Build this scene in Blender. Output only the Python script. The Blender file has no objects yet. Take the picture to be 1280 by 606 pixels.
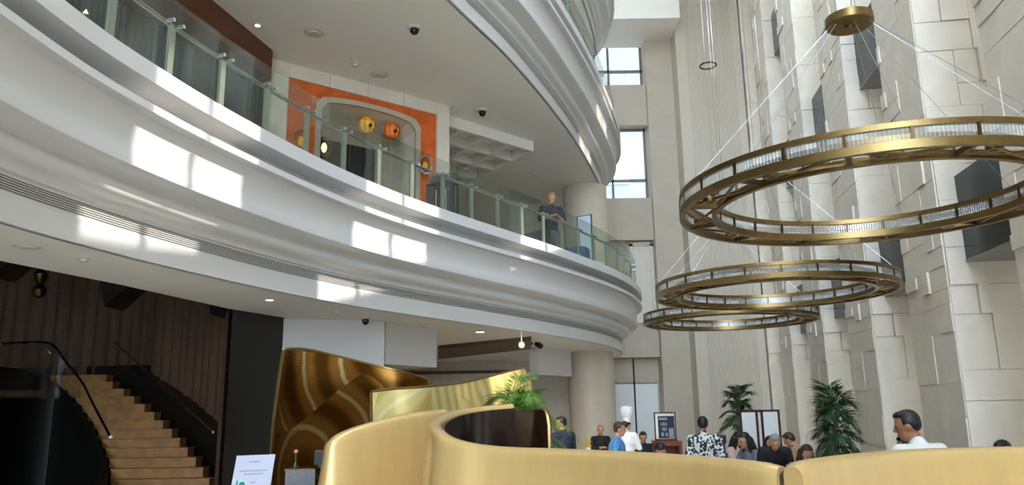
import bpy, bmesh, math, random
from math import sin, cos, pi, radians, hypot, atan2, sqrt
from mathutils import Vector, Matrix, Quaternion
C = bpy.context.scene.collection
V = Vector
# ------------------------------------------------------------------ camera
F = 960.0; PITCH = radians(12.3); ROLL = radians(0.87); CZ = 1.95
def ray(u, v):
    x = (u-640)/F; y = (303-v)/F
    c, s = cos(ROLL), sin(ROLL)
    x, y = x*c+y*s, -x*s+y*c
    return V((x, cos(PITCH)-y*sin(PITCH), sin(PITCH)+y*cos(PITCH)))
def onz(u, v, z):
    r = ray(u, v); return V((0, 0, CZ))+r*((z-CZ)/r.z)
def ony(u, v, Y):
    r = ray(u, v); return V((0, 0, CZ))+r*(Y/r.y)
def onplane(u, v, p, n):
    r = ray(u, v); o = V((0, 0, CZ)); return o+r*((V(p)-o).dot(n)/r.dot(n))
cam_d = bpy.data.cameras.new('camera'); cam = bpy.data.objects.new('camera', cam_d); C.objects.link(cam)
cam_d.sensor_width = 36; cam_d.lens = F/1280*36; cam_d.clip_start = .05; cam_d.clip_end = 300
cam.matrix_world = Matrix.Translation((0, 0, CZ)) @ Matrix.Rotation(pi/2+PITCH, 4, 'X') @ Matrix.Rotation(-ROLL, 4, 'Z')
sc = bpy.context.scene; sc.camera = cam
sc.view_settings.view_transform = 'Standard'; sc.view_settings.look = 'None'
sc.view_settings.gamma = 1; sc.view_settings.use_curve_mapping = False
sc.view_settings.exposure = -0.85
# ------------------------------------------------------------------ materials
def lin(h):
    h = h.lstrip('#'); o = []
    for i in (0, 2, 4):
        c = int(h[i:i+2], 16)/255
        o.append(c/12.92 if c <= .04045 else ((c+.055)/1.055)**2.4)
    return (*o, 1)
def mat(name, col, rough=.5, metal=0, var=0., vscale=6., bump=0., bscale=40., coat=0., spec=.5, stretch=(1, 1, 1), emit=None, aniso=0.):
    m = bpy.data.materials.new(name); m.use_nodes = True
    nt = m.node_tree; b = nt.nodes['Principled BSDF']; L = nt.links
    c = lin(col)
    b.inputs['Base Color'].default_value = c; b.inputs['Roughness'].default_value = rough
    b.inputs['Metallic'].default_value = metal; b.inputs['Specular IOR Level'].default_value = spec
    b.inputs['Coat Weight'].default_value = coat; b.inputs['Anisotropic'].default_value = aniso
    if emit:
        b.inputs['Emission Color'].default_value = lin(emit[0]); b.inputs['Emission Strength'].default_value = emit[1]
    if var or bump:
        tc = nt.nodes.new('ShaderNodeTexCoord'); mp = nt.nodes.new('ShaderNodeMapping'); mp.inputs['Scale'].default_value = stretch
        L.new(tc.outputs['Object'], mp.inputs['Vector'])
        if var:
            n = nt.nodes.new('ShaderNodeTexNoise'); n.inputs['Scale'].default_value = vscale; n.inputs['Detail'].default_value = 5
            L.new(mp.outputs['Vector'], n.inputs['Vector'])
            r = nt.nodes.new('ShaderNodeValToRGB')
            r.color_ramp.elements[0].position = .3; r.color_ramp.elements[1].position = .7
            r.color_ramp.elements[0].color = (*[x*(1-var) for x in c[:3]], 1)
            r.color_ramp.elements[1].color = (*[min(1, x*(1+var)) for x in c[:3]], 1)
            L.new(n.outputs['Fac'], r.inputs['Fac']); L.new(r.outputs['Color'], b.inputs['Base Color'])
        if bump:
            n2 = nt.nodes.new('ShaderNodeTexNoise'); n2.inputs['Scale'].default_value = bscale; n2.inputs['Detail'].default_value = 3
            L.new(mp.outputs['Vector'], n2.inputs['Vector'])
            bp = nt.nodes.new('ShaderNodeBump'); bp.inputs['Strength'].default_value = bump; bp.inputs['Distance'].default_value = .02
            L.new(n2.outputs['Fac'], bp.inputs['Height']); L.new(bp.outputs['Normal'], b.inputs['Normal'])
    return m
def glass(name, tint, refl=.5, rough=.02):
    m = bpy.data.materials.new(name); m.use_nodes = True; nt = m.node_tree; nt.nodes.clear(); L = nt.links
    o = nt.nodes.new('ShaderNodeOutputMaterial'); t = nt.nodes.new('ShaderNodeBsdfTransparent'); t.inputs['Color'].default_value = lin(tint)
    g = nt.nodes.new('ShaderNodeBsdfGlossy'); g.inputs['Roughness'].default_value = rough
    mx = nt.nodes.new('ShaderNodeMixShader'); fr = nt.nodes.new('ShaderNodeFresnel'); fr.inputs['IOR'].default_value = 1.5
    mu = nt.nodes.new('ShaderNodeMath'); mu.operation = 'MULTIPLY'; mu.inputs[1].default_value = refl
    L.new(fr.outputs[0], mu.inputs[0]); L.new(mu.outputs[0], mx.inputs[0]); L.new(t.outputs[0], mx.inputs[1]); L.new(g.outputs[0], mx.inputs[2]); L.new(mx.outputs[0], o.inputs[0])
    return m
def brushed(name, pale, mid, dark, rough, metal, centres):
    """sheet brass with brush-mark rings round several centres; the pale bands paint reflected arcs"""
    m = mat(name, mid, rough, metal); nt = m.node_tree; b = nt.nodes['Principled BSDF']; L = nt.links
    tc = nt.nodes.new('ShaderNodeTexCoord'); col = None; hgt = None
    for k, (c, sc_) in enumerate(centres):
        mp = nt.nodes.new('ShaderNodeMapping'); mp.inputs['Location'].default_value = c
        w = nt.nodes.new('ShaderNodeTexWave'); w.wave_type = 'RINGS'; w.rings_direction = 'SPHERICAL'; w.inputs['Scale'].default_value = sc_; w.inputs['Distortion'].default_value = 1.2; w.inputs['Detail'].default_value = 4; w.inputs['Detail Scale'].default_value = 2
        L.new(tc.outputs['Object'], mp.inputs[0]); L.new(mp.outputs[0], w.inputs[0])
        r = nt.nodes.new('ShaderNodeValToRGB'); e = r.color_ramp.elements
        e[0].color = lin(dark); e[0].position = .1; e[1].color = lin(pale); e[1].position = 1.; x = e.new(.55); x.color = lin(mid); x = e.new(.95); x.color = lin(mid)  # narrow pale end of the ramp is a painted reflection
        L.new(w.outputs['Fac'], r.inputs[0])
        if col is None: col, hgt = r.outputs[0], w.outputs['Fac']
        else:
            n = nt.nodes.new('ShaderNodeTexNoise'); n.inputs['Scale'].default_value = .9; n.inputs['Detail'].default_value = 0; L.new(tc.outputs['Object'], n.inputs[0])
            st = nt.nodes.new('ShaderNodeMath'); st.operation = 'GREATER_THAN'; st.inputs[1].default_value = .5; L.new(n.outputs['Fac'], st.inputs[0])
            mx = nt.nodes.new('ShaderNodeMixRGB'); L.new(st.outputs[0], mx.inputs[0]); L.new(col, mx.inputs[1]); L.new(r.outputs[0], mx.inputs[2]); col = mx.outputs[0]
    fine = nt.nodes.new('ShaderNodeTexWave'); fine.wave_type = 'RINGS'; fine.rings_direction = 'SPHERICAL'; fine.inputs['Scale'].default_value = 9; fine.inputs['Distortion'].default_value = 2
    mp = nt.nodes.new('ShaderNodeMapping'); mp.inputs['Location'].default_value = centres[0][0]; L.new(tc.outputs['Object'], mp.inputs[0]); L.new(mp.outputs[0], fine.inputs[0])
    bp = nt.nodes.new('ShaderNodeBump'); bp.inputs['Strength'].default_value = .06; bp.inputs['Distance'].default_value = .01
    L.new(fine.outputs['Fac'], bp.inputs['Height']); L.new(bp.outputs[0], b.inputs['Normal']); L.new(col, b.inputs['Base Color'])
    return m
M = {}
M['white'] = mat('white_plaster', '#cfcdca', .32, coat=.15)
M['soffit'] = mat('soffit_paint', '#f2ede3', .6)
M['stone'] = mat('limestone', '#e0d5c3', .6, var=.06, vscale=2.5, bump=.06, bscale=30)
M['stone_grey'] = mat('grey_limestone', '#bfb29d', .6, var=.05, vscale=2)
M['column'] = mat('column_stone', '#c9bba6', .5, var=.05, vscale=3)
M['fluted'] = mat('fluted_stone', '#c6bba8', .6, var=.04, vscale=2, stretch=(4, 4, .3))
M['floor'] = mat('floor_stone', '#d8cfc0', .35, var=.08, vscale=1.2)
M['deck'] = mat('deck_stone', '#d6cdc0', .5, var=.05)
M['gold'] = mat('gold_leaf_paint', '#d9b574', .36, .3, var=.05, vscale=3, stretch=(3, 3, .15), coat=.5)
M['brass'] = mat('aged_brass', '#8f774c', .33, 1, var=.12, vscale=9)
M['brass_dark'] = mat('dark_bronze', '#5e4a30', .38, 1, var=.15, vscale=9)
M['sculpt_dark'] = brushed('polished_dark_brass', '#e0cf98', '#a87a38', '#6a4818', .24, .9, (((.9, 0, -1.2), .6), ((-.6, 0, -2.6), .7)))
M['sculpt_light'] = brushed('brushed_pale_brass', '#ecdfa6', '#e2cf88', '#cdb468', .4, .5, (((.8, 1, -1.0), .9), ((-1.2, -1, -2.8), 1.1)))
M['black'] = mat('black_paint', '#14140f', .5)
M['black_gloss'] = mat('black_gloss', '#0a0b0c', .25)
M['wood_dark'] = mat('dark_rosewood', '#1f0f0c', .18, var=.45, vscale=3, stretch=(8, 8, .5), coat=.25)
M['slat'] = mat('brown_drape', '#57402f', .75, var=.15, vscale=8)
M['stair'] = mat('stair_marble', '#a87a42', .5, var=.28, vscale=5)
M['chrome'] = mat('satin_steel', '#c9ccd0', .25, 1)
M['post'] = mat('post_metal', '#b5b3a6', .4, .5)
M['orange'] = mat('orange_plaster', '#d9641f', .7, var=.2, vscale=4)
M['timber'] = mat('timber_ceiling', '#5e2f16', .45, var=.2, vscale=4, stretch=(1, 6, 1))
M['curtain'] = mat('charcoal_curtain', '#24231f', .8, var=.2, vscale=10, stretch=(8, 8, .3))
M['bluecurtain'] = mat('slate_curtain', '#454955', .8, var=.15, vscale=10, stretch=(8, 8, .3))
M['glass'] = glass('balustrade_glass', '#eef3ef', .15)
M['rodglass'] = glass('fluted_glass', '#e8ece8', 1.0, .12)
def rod():
    m = M['rodglass']; nt = m.node_tree; L = nt.links; o = nt.nodes['Material Output']; src = o.inputs[0].links[0].from_socket
    d = nt.nodes.new('ShaderNodeBsdfPrincipled'); d.inputs['Base Color'].default_value = (.8, .8, .77, 1); d.inputs['Roughness'].default_value = .15
    mx = nt.nodes.new('ShaderNodeMixShader'); mx.inputs[0].default_value = .22; L.new(src, mx.inputs[1]); L.new(d.outputs[0], mx.inputs[2]); L.new(mx.outputs[0], o.inputs[0])
rod(); M['clearglass'] = glass('clear_glass', '#eef2f0', .9, .03)
M['darkglass'] = mat('dark_tinted_glass', '#17201f', .25, spec=.4)
M['skin'] = mat('skin_light', '#c58e70', .55); M['skin2'] = mat('skin_tan', '#9c6a4a', .55)
M['hair'] = mat('hair_black', '#0e0b0a', .5); M['hair_brown'] = mat('hair_brown', '#3b2618', .5); M['hair_grey'] = mat('hair_grey', '#8d8a86', .6); M['hair_blond'] = mat('hair_blond', '#a58455', .6)
M['leaf'] = mat('palm_leaf_light', '#5d8a2c', .45, var=.25, vscale=6); M['leaf_dark'] = mat('palm_leaf_dark', '#24421f', .5, var=.25, vscale=6)
M['bark'] = mat('palm_stem', '#6d6038', .7); M['pot'] = mat('pot_clay', '#4a4038', .6)
M['paper'] = mat('white_paper', '#b6b6c4', .6); M['ink'] = mat('grey_ink', '#8f929c', .7); M['green'] = mat('green_print', '#1f6f5c', .6); M['green2'] = mat('pale_green_print', '#9fd0c4', .6)
M['linen'] = mat('white_linen', '#e8e6e0', .7); M['redwood'] = mat('red_brown_wood', '#7a3d28', .45, var=.2, vscale=5, stretch=(6, 1, 1))
M['darkred'] = mat('dark_red_wood', '#43241c', .5); M['navy'] = mat('navy_print', '#1c2338', .5); M['frost'] = mat('frosted_panel', '#eceeea', .5)
M['lamp'] = mat('lamp_glow', '#fff0d0', .4, emit=('#ffdca0', 5)); M['downlight'] = mat('downlight_lens', '#fff6e6', .4, emit=('#fff0d8', 6))
M['amber'] = mat('amber_lantern', '#e8b03a', .4, emit=('#e8a020', .5)); M['orangelan'] = mat('orange_lantern', '#e27a2c', .4, emit=('#e06a18', .35))
M['detector'] = mat('detector_plastic', '#cfc9bd', .5); M['window_frame'] = mat('window_frame', '#7c7a74', .5)
def infill_diffuser():  # translucent infill added to throw soft sunlight onto the pillar fronts
    m = mat('added_diffuser', '#d8d4cc', .6); nt = m.node_tree; L = nt.links; b = nt.nodes['Principled BSDF']; o = nt.nodes['Material Output']
    t = nt.nodes.new('ShaderNodeBsdfTranslucent'); t.inputs[0].default_value = (.62, .62, .6, 1); mx = nt.nodes.new('ShaderNodeMixShader'); mx.inputs[0].default_value = .5
    L.new(b.outputs[0], mx.inputs[1]); L.new(t.outputs[0], mx.inputs[2]); L.new(mx.outputs[0], o.inputs[0]); return m
M['infill_diffuser'] = infill_diffuser(); M['ext'] = mat('outside_render', '#99969f', .8)
# ------------------------------------------------------------------ mesh builder
class MB:
    def __init__(s): s.v = []; s.f = []
    def add(s, vs, fs):
        b = len(s.v); s.v += [tuple(p) for p in vs]; s.f += [tuple(i+b for i in f) for f in fs]; return s
    def prism(s, poly, z0, z1):
        n = len(poly); vs = [(p[0], p[1], z0) for p in poly]+[(p[0], p[1], z1) for p in poly]
        return s.add(vs, [tuple(range(n))[::-1], tuple(range(n, 2*n))]+[(i, (i+1) % n, n+(i+1) % n, n+i) for i in range(n)])
    def box(s, x0, x1, y0, y1, z0, z1): return s.prism([(x0, y0), (x1, y0), (x1, y1), (x0, y1)], z0, z1)
    def wallbox(s, a, b, th, z0, z1):
        a = V(a[:2]); b = V(b[:2]); d = (b-a).normalized(); n = V((-d.y, d.x))*th   # thickness to the left of travel
        return s.prism([a, b, b+n, a+n], z0, z1)
    def frame_box(s, o, ex, ey, ez):
        o, ex, ey, ez = map(V, (o, ex, ey, ez)); vs = [o, o+ex, o+ex+ey, o+ey]; vs += [p+ez for p in vs]
        return s.add(vs, [(3, 2, 1, 0), (4, 5, 6, 7), (0, 1, 5, 4), (1, 2, 6, 5), (2, 3, 7, 6), (3, 0, 4, 7)])
    def tube(s, pts, r, n=8, cap=True):
        pts = [V(p) for p in pts]; rs = r if isinstance(r, (list, tuple)) else [r]*len(pts)
        rings = []; up = None
        for i, p in enumerate(pts):
            t = (pts[min(i+1, len(pts)-1)]-pts[max(i-1, 0)]).normalized()
            a = t.orthogonal().normalized() if up is None else (up-t*up.dot(t)).normalized()
            up = a; b = t.cross(a); rings.append([p+(a*cos(2*pi*k/n)+b*sin(2*pi*k/n))*rs[i] for k in range(n)])
        vs = [q for g in rings for q in g]; fs = []
        for i in range(len(pts)-1):
            for k in range(n): fs.append((i*n+k, i*n+(k+1) % n, (i+1)*n+(k+1) % n, (i+1)*n+k))
        if cap: fs += [tuple(range(n))[::-1], tuple(range((len(pts)-1)*n, len(pts)*n))]
        return s.add(vs, fs)
    def lathe(s, prof, c=(0, 0, 0), n=32, close=False, a0=0, a1=2*pi):
        full = abs(a1-a0-2*pi) < 1e-6; m = n if full else n+1; k = len(prof); c = V(c)
        vs = [c+V((r*cos(a0+(a1-a0)*i/n), r*sin(a0+(a1-a0)*i/n), z)) for i in range(m) for r, z in prof]; fs = []
        for i in range(n):
            j = (i+1) % m
            for q in range(k if close else k-1): fs.append((i*k+q, j*k+q, j*k+(q+1) % k, i*k+(q+1) % k))
        if not full and close: fs += [tuple(range(k)), tuple(range(n*k, n*k+k))[::-1]]
        return s.add(vs, fs)
    def ell(s, c, r, n=12, m=8, rot=None):
        c = V(c); r = (r, r, r) if not hasattr(r, '__len__') else r; vs = []; fs = []
        for i in range(m+1):
            t = pi*i/m
            for k in range(n):
                p = V((r[0]*sin(t)*cos(2*pi*k/n), r[1]*sin(t)*sin(2*pi*k/n), -r[2]*cos(t)))
                vs.append(c+(rot @ p if rot else p))
        for i in range(m):
            for k in range(n): fs.append((i*n+k, i*n+(k+1) % n, (i+1)*n+(k+1) % n, (i+1)*n+k))
        return s.add(vs, fs)
    def capsule(s, p0, r0, p1, r1, n=12):
        p0, p1 = V(p0), V(p1); d = p1-p0; t = d.normalized(); pts = []; rs = []
        for q in (-1, -.85, -.5): pts.append(p0+t*r0*q); rs.append(r0*sqrt(max(0.02, 1-q*q)))
        pts.append(p0); rs.append(r0); pts.append(p1); rs.append(r1)
        for q in (.5, .85, 1): pts.append(p1+t*r1*q); rs.append(r1*sqrt(max(0.02, 1-q*q)))
        return s.tube(pts, rs, n)
    def sweep(s, path, prof, normal=None, cap=True, close=False):
        """path: list of (x,y); prof(i) -> list of (inward offset, z)"""
        k = None; vs = []; fs = []
        for i, (p, n) in enumerate(path):
            pr = prof(i); k = len(pr)
            for o, z in pr: vs.append((p.x-n.x*o, p.y-n.y*o, z))
        for i in range(len(path)-1):
            for q in range(k if close else k-1): fs.append((i*k+q, (i+1)*k+q, (i+1)*k+(q+1) % k, i*k+(q+1) % k))
        if cap: b = (len(path)-1)*k; fs += [tuple(range(k)), tuple(range(b, b+k))[::-1]]
        return s.add(vs, fs)
    def mesh(s, name, smooth=True, ang=.55):
        me = bpy.data.meshes.new(name); me.from_pydata(s.v, [], s.f); me.update()
        bm = bmesh.new(); bm.from_mesh(me); bmesh.ops.recalc_face_normals(bm, faces=bm.faces); bm.to_mesh(me); bm.free()
        if smooth: me.shade_smooth(); me.set_sharp_from_angle(angle=ang)
        return me
    def build(s, name, m, parent=None, org=None, **k):
        if org is None: org = parent.location if parent is not None and parent.get('_w', 1) else V((0, 0, 0))
        org = V(org)
        s.v = [(x-org.x, y-org.y, z-org.z) for x, y, z in s.v]
        o = bpy.data.objects.new(name, s.mesh(name, **k)); C.objects.link(o)
        o.data.materials.append(M[m] if isinstance(m, str) else m)
        if parent is not None: o.parent = parent
        else: o.location = org
        return o
def tag(o, label, cat=None, group=None, kind=None):
    o['label'] = label
    if cat: o['category'] = cat
    if group: o['group'] = group
    if kind: o['kind'] = kind
    return o
def thing(name, label, cat, loc=(0, 0, 0), group=None, rz=0):
    o = bpy.data.objects.new(name, None); C.objects.link(o); o.location = loc; o.rotation_euler.z = rz
    o.empty_display_size = .1
    return tag(o, label, cat, group)
def struct(name, mb, m, label, cat, **k):
    return tag(mb.build(name, m, **k), label, cat, kind='structure')
def copy_tree(o, parent=None):
    c = o.copy(); C.objects.link(c)
    if parent is not None: c.parent = parent
    for ch in list(o.children): copy_tree(ch, c)
    return c
def spline(pts, step=.2):
    """dense Catmull-Rom samples of plan points (any dimension)"""
    P = [V(p) for p in pts]; P = [P[0]*2-P[1]]+P+[P[-1]*2-P[-2]]; out = []
    for i in range(1, len(P)-2):
        n = max(2, int((P[i+1]-P[i]).length/step))
        for k in range(n):
            t = k/n; a, b, c, d = P[i-1:i+3]
            out.append(.5*((2*b)+(c-a)*t+(2*a-5*b+4*c-d)*t*t+(3*b-a-3*c+d)*t**3))
    out.append(P[-2]); return out
def with_normals(pts):
    out = []
    for i, p in enumerate(pts):
        t = (pts[min(i+1, len(pts)-1)]-pts[max(i-1, 0)]); t = V((t.x, t.y)).normalized(); out.append((p, V((t.y, -t.x))))   # to the right of travel
    return out
def offs(path, o): return [V((p.x-n.x*o, p.y-n.y*o)) for p, n in path]
# ================================================================== SETTING
struct('floor', MB().box(-16, 14, -13, 32, -.2, 0), 'floor', 'warm beige stone lobby floor', 'floor')
PL1 = [(-3.1, -13), (-3.2, -9), (-3.25, -4), (-3.33, 0), (-3.34, 3), (-3.27, 5.14), (-3.07, 6.36), (-2.76, 7.5), (-2.29, 8.85), (-1.72, 10.1), (-1.0, 11.35), (-.02, 12.86), (.85, 14.2), (2.1, 16.4), (2.85, 18.1), (3.38, 20.0), (3.5, 21.4), (3.2, 22.8), (2.4, 24.0), (1.2, 24.8)]
PL2 = [(-2.4, -13), (-2.45, -9), (-2.5, 0), (-2.3, 4), (-1.5, 7), (-.3, 9.95), (.6, 11.98), (1.62, 14.82), (2.33, 17.2), (2.98, 19.8), (3.12, 21.3), (2.85, 22.7), (2.1, 23.9), (1.0, 24.8)]
path1 = with_normals(spline(PL1)); path2 = with_normals(spline(PL2, .25))
def cornice(z):
    pr = [(.3, 0), (0, 0), (0, -.165), (.3, -.166), (.3, -.36), (.0, -.361), (0, -.43), (.1, -.431),
          (.108, -.45), (.135, -.50), (.155, -.58), (.165, -.68), (.16, -.78), (.152, -.86), (.16, -.895), (.19, -.915),
          (.28, -.925), (.36, -.945), (.39, -.965), (.385, -.985), (.37, -1.0), (.365, -1.03), (.375, -1.07), (.40, -1.1), (.45, -1.12), (.50, -1.13), (.52, -1.15), (.525, -1.19),
          (.57, -1.195), (.575, -1.215)]
    return [(o, z+d) for o, d in pr]
def low_fascia(z): return [(.575, z-1.335), (.575, z-1.355), (.565, z-1.36), (.565, z-1.57), (.6, z-1.575), (.62, z-1.575)]
def grille(z):
    pr = [(.575, z-1.215)]; n = 6; h = .12/n
    for k in range(n):
        a = z-1.215-k*h; pr += [(.61, a-.001), (.61, a-h*.45), (.577, a-h*.5), (.577, a-h*.97)]
    return pr+[(.575, z-1.335)]
M['grille'] = mat('grille_paint', '#b9b7b2', .5)
TOP1, TOP2, TOP3 = 4.95, 9.35, 13.75
def balcony(name, path, z, label):
    o = struct(name, MB().sweep(path, lambda i: cornice(z), cap=False), 'white', label, 'cornice', ang=.75)
    MB().sweep(path, lambda i: low_fascia(z), cap=False).build('fascia_band', 'white', o, org=(0, 0, 0))
    tag(MB().sweep(path, lambda i: grille(z), cap=False).build('vent_grille', 'grille', o, org=(0, 0, 0)), 'grey slotted linear vent')
    return o
balcony('trim_1', path1, TOP1, 'lower sweeping white moulded cornice edging the mezzanine balcony')
balcony('trim_2', path2, TOP2, 'upper sweeping white moulded cornice above the mezzanine')
balcony('trim_3', path2, TOP3, 'topmost white cornice glimpsed at the top edge of the photo')
def slab(name, path, o, z, inner, m, label, cat, th=.1):
    poly = [tuple(p) for p in offs(path, o)]+inner
    return struct(name, MB().prism(poly, z, z+th), m, label, cat, smooth=False)
# mezzanine deck and soffits (each soffit hides the void of its slab)
slab('floor_mezzanine', path1, .3, 4.6, [(-12, 27), (-12, 19.2), (-9.5, 18.8), (-5.5, 14.4), (-4.95, 12.7), (-6.7, 5.0), (-6.7, -13)], 'deck', 'stone deck of the mezzanine balcony', 'floor', .1)
slab('ceiling_lobby', path1, .6, 3.375, [(1.0, 26), (-3.4, 26), (-3.4, 11.9), (-3.93, 10.52), (-4.36, 8.42), (-4.76, 6.99), (-5.6, 2), (-5.8, -13)], 'soffit', 'pale soffit under the mezzanine balcony', 'ceiling', .12)
slab('ceiling_mezzanine', path2, .6, TOP2-1.575, [(-12, 27), (-12, -13)], 'soffit', 'pale ceiling over the mezzanine with small detectors', 'ceiling', .12)
slab('floor_upper', path2, .05, TOP2-.15, [(-12, 27), (-12, -13)], 'deck', 'deck of the upper balcony', 'floor')
slab('ceiling_upper', path2, .6, TOP3-1.575, [(-12, 27), (-12, -13)], 'soffit', 'grey soffit high above the upper balcony', 'ceiling', .12)
sky = MB()
for bx_ in ((-13, -1, -13, 28), (5, 13, -13, 28), (-1, 5, -13, -8), (-1, 5, 18, 28)): sky.box(*bx_, 18, 18.3)
for i in range(9): sky.box(-1, 5, -8+i*3.2-.1, -8+i*3.2+.1, 18, 18.4)  # skylight bay added out of view for more light from above
struct('ceiling_atrium', sky, 'soffit', 'atrium roof slab with an added, unseen skylight opening for more daylight', 'ceiling', smooth=False)
struct('wall_left', MB().box(-12.6, -12, -13, 28, 0, 18), 'stone_grey', 'far left enclosing wall', 'wall')
# ------------------------------------------------------------------ right colonnade
BD = V((.1386, .9903)); BN = V((.9903, -.1386)); PITCH_Y = 3.52; PLEN = 1.6; PDEP = 1.45
def pil_origin(k): y = 10.9+PITCH_Y*k; return V((4.72+.14*y, y))
def stone_pillar_mesh():
    rnd = random.Random(5); mb = MB(); H = 18
    mb.box(0, PDEP, 0, PLEN, 0, H)
    def face(width, put):
        z = 0
        while z < H:
            h = rnd.choice((.4, .55, .7, .9, 1.2)); h = min(h, H-z); x = 0; base = rnd.choice((.004, .012, .022))
            cuts = rnd.choice(([1], [.55, 1], [.35, 1], [.7, 1], [.3, .75, 1]))
            for c in cuts:
                w = width*c-x; d = base+rnd.choice((0, .006, .014, .03)); sp = rnd.random()
                if sp < .42 and h > .5:        # stepped block
                    f = rnd.choice((.4, .5, .65)); g2 = rnd.choice((.35, .5, .7)); dd = d+rnd.choice((.025, .045, .065))
                    put(x, x+w, z, z+h*f, d); put(x, x+w*g2, z+h*f, z+h, d+.004); put(x+w*g2, x+w, z+h*f, z+h, dd)
                else: put(x, x+w, z, z+h, d)
                x += w
            z += h
    g = .004
    face(PLEN, lambda a, b, c, d, t: mb.box(-t*.55, .001, a+g, b-g, c+g, d-g))
    face(PDEP, lambda a, b, c, d, t: mb.box(a+g, b-g, -t, .001, c+g, d-g))
    return mb
sp_mesh = stone_pillar_mesh().mesh('stone_pillar', smooth=False); sp_mesh.materials.append(M['stone'])
RZ = -atan2(BD.x, BD.y)
names_p = {0: 'stone clad pillar nearest the camera on the right edge', 1: 'second stone clad pillar on the right wall behind the nearest chandelier'}
ords = ['third', 'fourth', 'fifth', 'sixth', 'seventh', 'eighth', 'ninth']
for k in range(-4, 5):
    o = bpy.data.objects.new('pillar', sp_mesh); C.objects.link(o); p = pil_origin(k); o.location = (p.x, p.y, 0); o.rotation_euler.z = RZ
    lab = {-1: 'stone clad pillar cut off by the right edge of the photo', 0: 'nearest fully seen stone clad pillar, behind the white-shirted man', 1: 'second fully seen stone clad pillar on the right wall', 2: 'third stone clad pillar, right of the leaning palm', 3: 'fourth stone clad pillar, behind the folding screen', 4: 'farthest narrow stone clad pillar beside the fluted pier'}.get(k, 'stone clad pillar outside the frame, number %d behind the viewer' % (-k))
    tag(o, lab, 'pillar', kind='structure')
def loc2(k, x, y): p = pil_origin(k); return p+BN*x+BD*y
GAP = PITCH_Y/.9903-PLEN
# unseen infill behind the gaps, its openings shaped to cast the sun patches
struct('wall_right_rear', MB().prism([loc2(-5, PDEP-.15, -12), loc2(-5, PDEP-.15, PLEN), loc2(-5, PDEP+.2, PLEN), loc2(-5, PDEP+.2, -12)], 0, 18), 'stone', 'plain right wall behind the viewer', 'wall')
infill = MB(); wins = {-1: [(11.65, 13.5)], 0: [(11.0, 13.0)], 1: [(10.45, 11.6)], 2: [(12.6, 14.2)], -2: [], 3: [], 4: []}
def ibox(k, x0, x1, y0, y1, z0, z1): infill.prism([loc2(k, x0, y0), loc2(k, x1, y0), loc2(k, x1, y1), loc2(k, x0, y1)], z0, z1)
for k in range(-4, 5):
    z = 0
    for a, b in wins.get(k, []):
        ibox(k, PDEP-.15, PDEP, -GAP, 0, z, a)
        m0 = .22; ibox(k, PDEP-.15, PDEP, -GAP, -GAP+m0, a, b); ibox(k, PDEP-.15, PDEP, -m0, 0, a, b)
        ibox(k, PDEP-.13, PDEP-.02, -GAP/2-.04, -GAP/2+.04, a, b); z = b
    ibox(k, PDEP-.15, PDEP, -GAP, 0, z, 18)
struct('wall_right', infill, 'infill_diffuser', 'unseen translucent panels added between the right pillars to diffuse the sun', 'wall', smooth=False)
nw = 0
for k in range(-1, 4):
    for lv in range(3):
        if k < 0 or (k == 0 and lv > 0): 
            if not (k == 0 and lv == 0): continue
        z0 = 3.95+4.16*lv; nw += 1
        if (k, lv) in ((1, 2), (2, 2)): continue
        mb = MB().prism([loc2(k, .26, -GAP), loc2(k, .26, 0), loc2(k, PDEP-.2, 0), loc2(k, PDEP-.2, -GAP)], z0, z0+1.25)
        o = struct('window_%d' % nw, mb, 'darkglass', 'dark tinted window box between pillars, %s row, %s gap' % (('lower', 'middle', 'top')[lv], ('nearest', 'second', 'third', 'fourth')[k]), 'window', smooth=False)
        MB().prism([loc2(k, .25, -GAP), loc2(k, .25, 0), loc2(k, PDEP-.2, 0), loc2(k, PDEP-.2, -GAP)], z0-.03, z0).build('window_sill', 'window_frame', o, org=(0, 0, 0), smooth=False)
# ------------------------------------------------------------------ far end wall
YB = 25.0
pier = MB(); x0, x1 = 5.88, 8.15; n = 34
poly = []
for i in range(n+1):
    x = x0+(x1-x0)*i/n; poly.append((x, YB)); 
    if i < n and 4 < i < 30: poly += [(x+.03, YB+.0), (x+.036, YB+.018), (x+.055, YB+.018)]
poly += [(x1, YB+1), (x0, YB+1)]
struct('wall_far', pier.prism(poly, 0, 18), 'fluted', 'tall fluted stone pier at the far end of the atrium', 'wall', smooth=False)
struct('pillar_far', MB().box(4.93, 5.88, YB+.8, YB+1.6, 0, 18), 'stone_grey', 'plain beige pilaster left of the fluted pier', 'pillar')
YW = 26.4
bk = MB()
def bx(u0, u1, v0, v1, y0=YW, y1=YW+.4, vm=None):
    a = ony((u0+u1)/2, v0, y0); b = ony((u0+u1)/2, v1, y0); vm = (v0+v1)/2
    xl = ony(u0, vm, y0).x; xr = ony(u1, vm, y0).x
    return xl, xr, y0, y1, b.z, a.z
def zat(v, u=800): return ony(u, v, YW).z
zA, zB, zC, zD, zE, zF = zat(31), zat(110), zat(160), zat(250), zat(302), zat(405)
XR = 5.0; XP = ony(802, 70, YW).x; XP2 = ony(809, 205, YW).x
bk.box(XP, XR, YW, YW+.4, zB, 18); bk.box(-2, XR, YW, YW+.4, zA, 18)
bk.box(-2, XR, YW-.3, YW+.4, zC, zB)
bk.box(XP2, XR, YW, YW+.4, zD, zC)
bk.box(-2, XR, YW-.3, YW+.4, zE, zD)
bk.box(-2, XR, YW, YW+.4, zF-.6, zE)
bk.box(-2, XR, YW-.25, YW+.4, zat(447), zF-.3)
bk.box(-2, XR, YW+.1, YW+.4, 0, zat(447))
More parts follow.
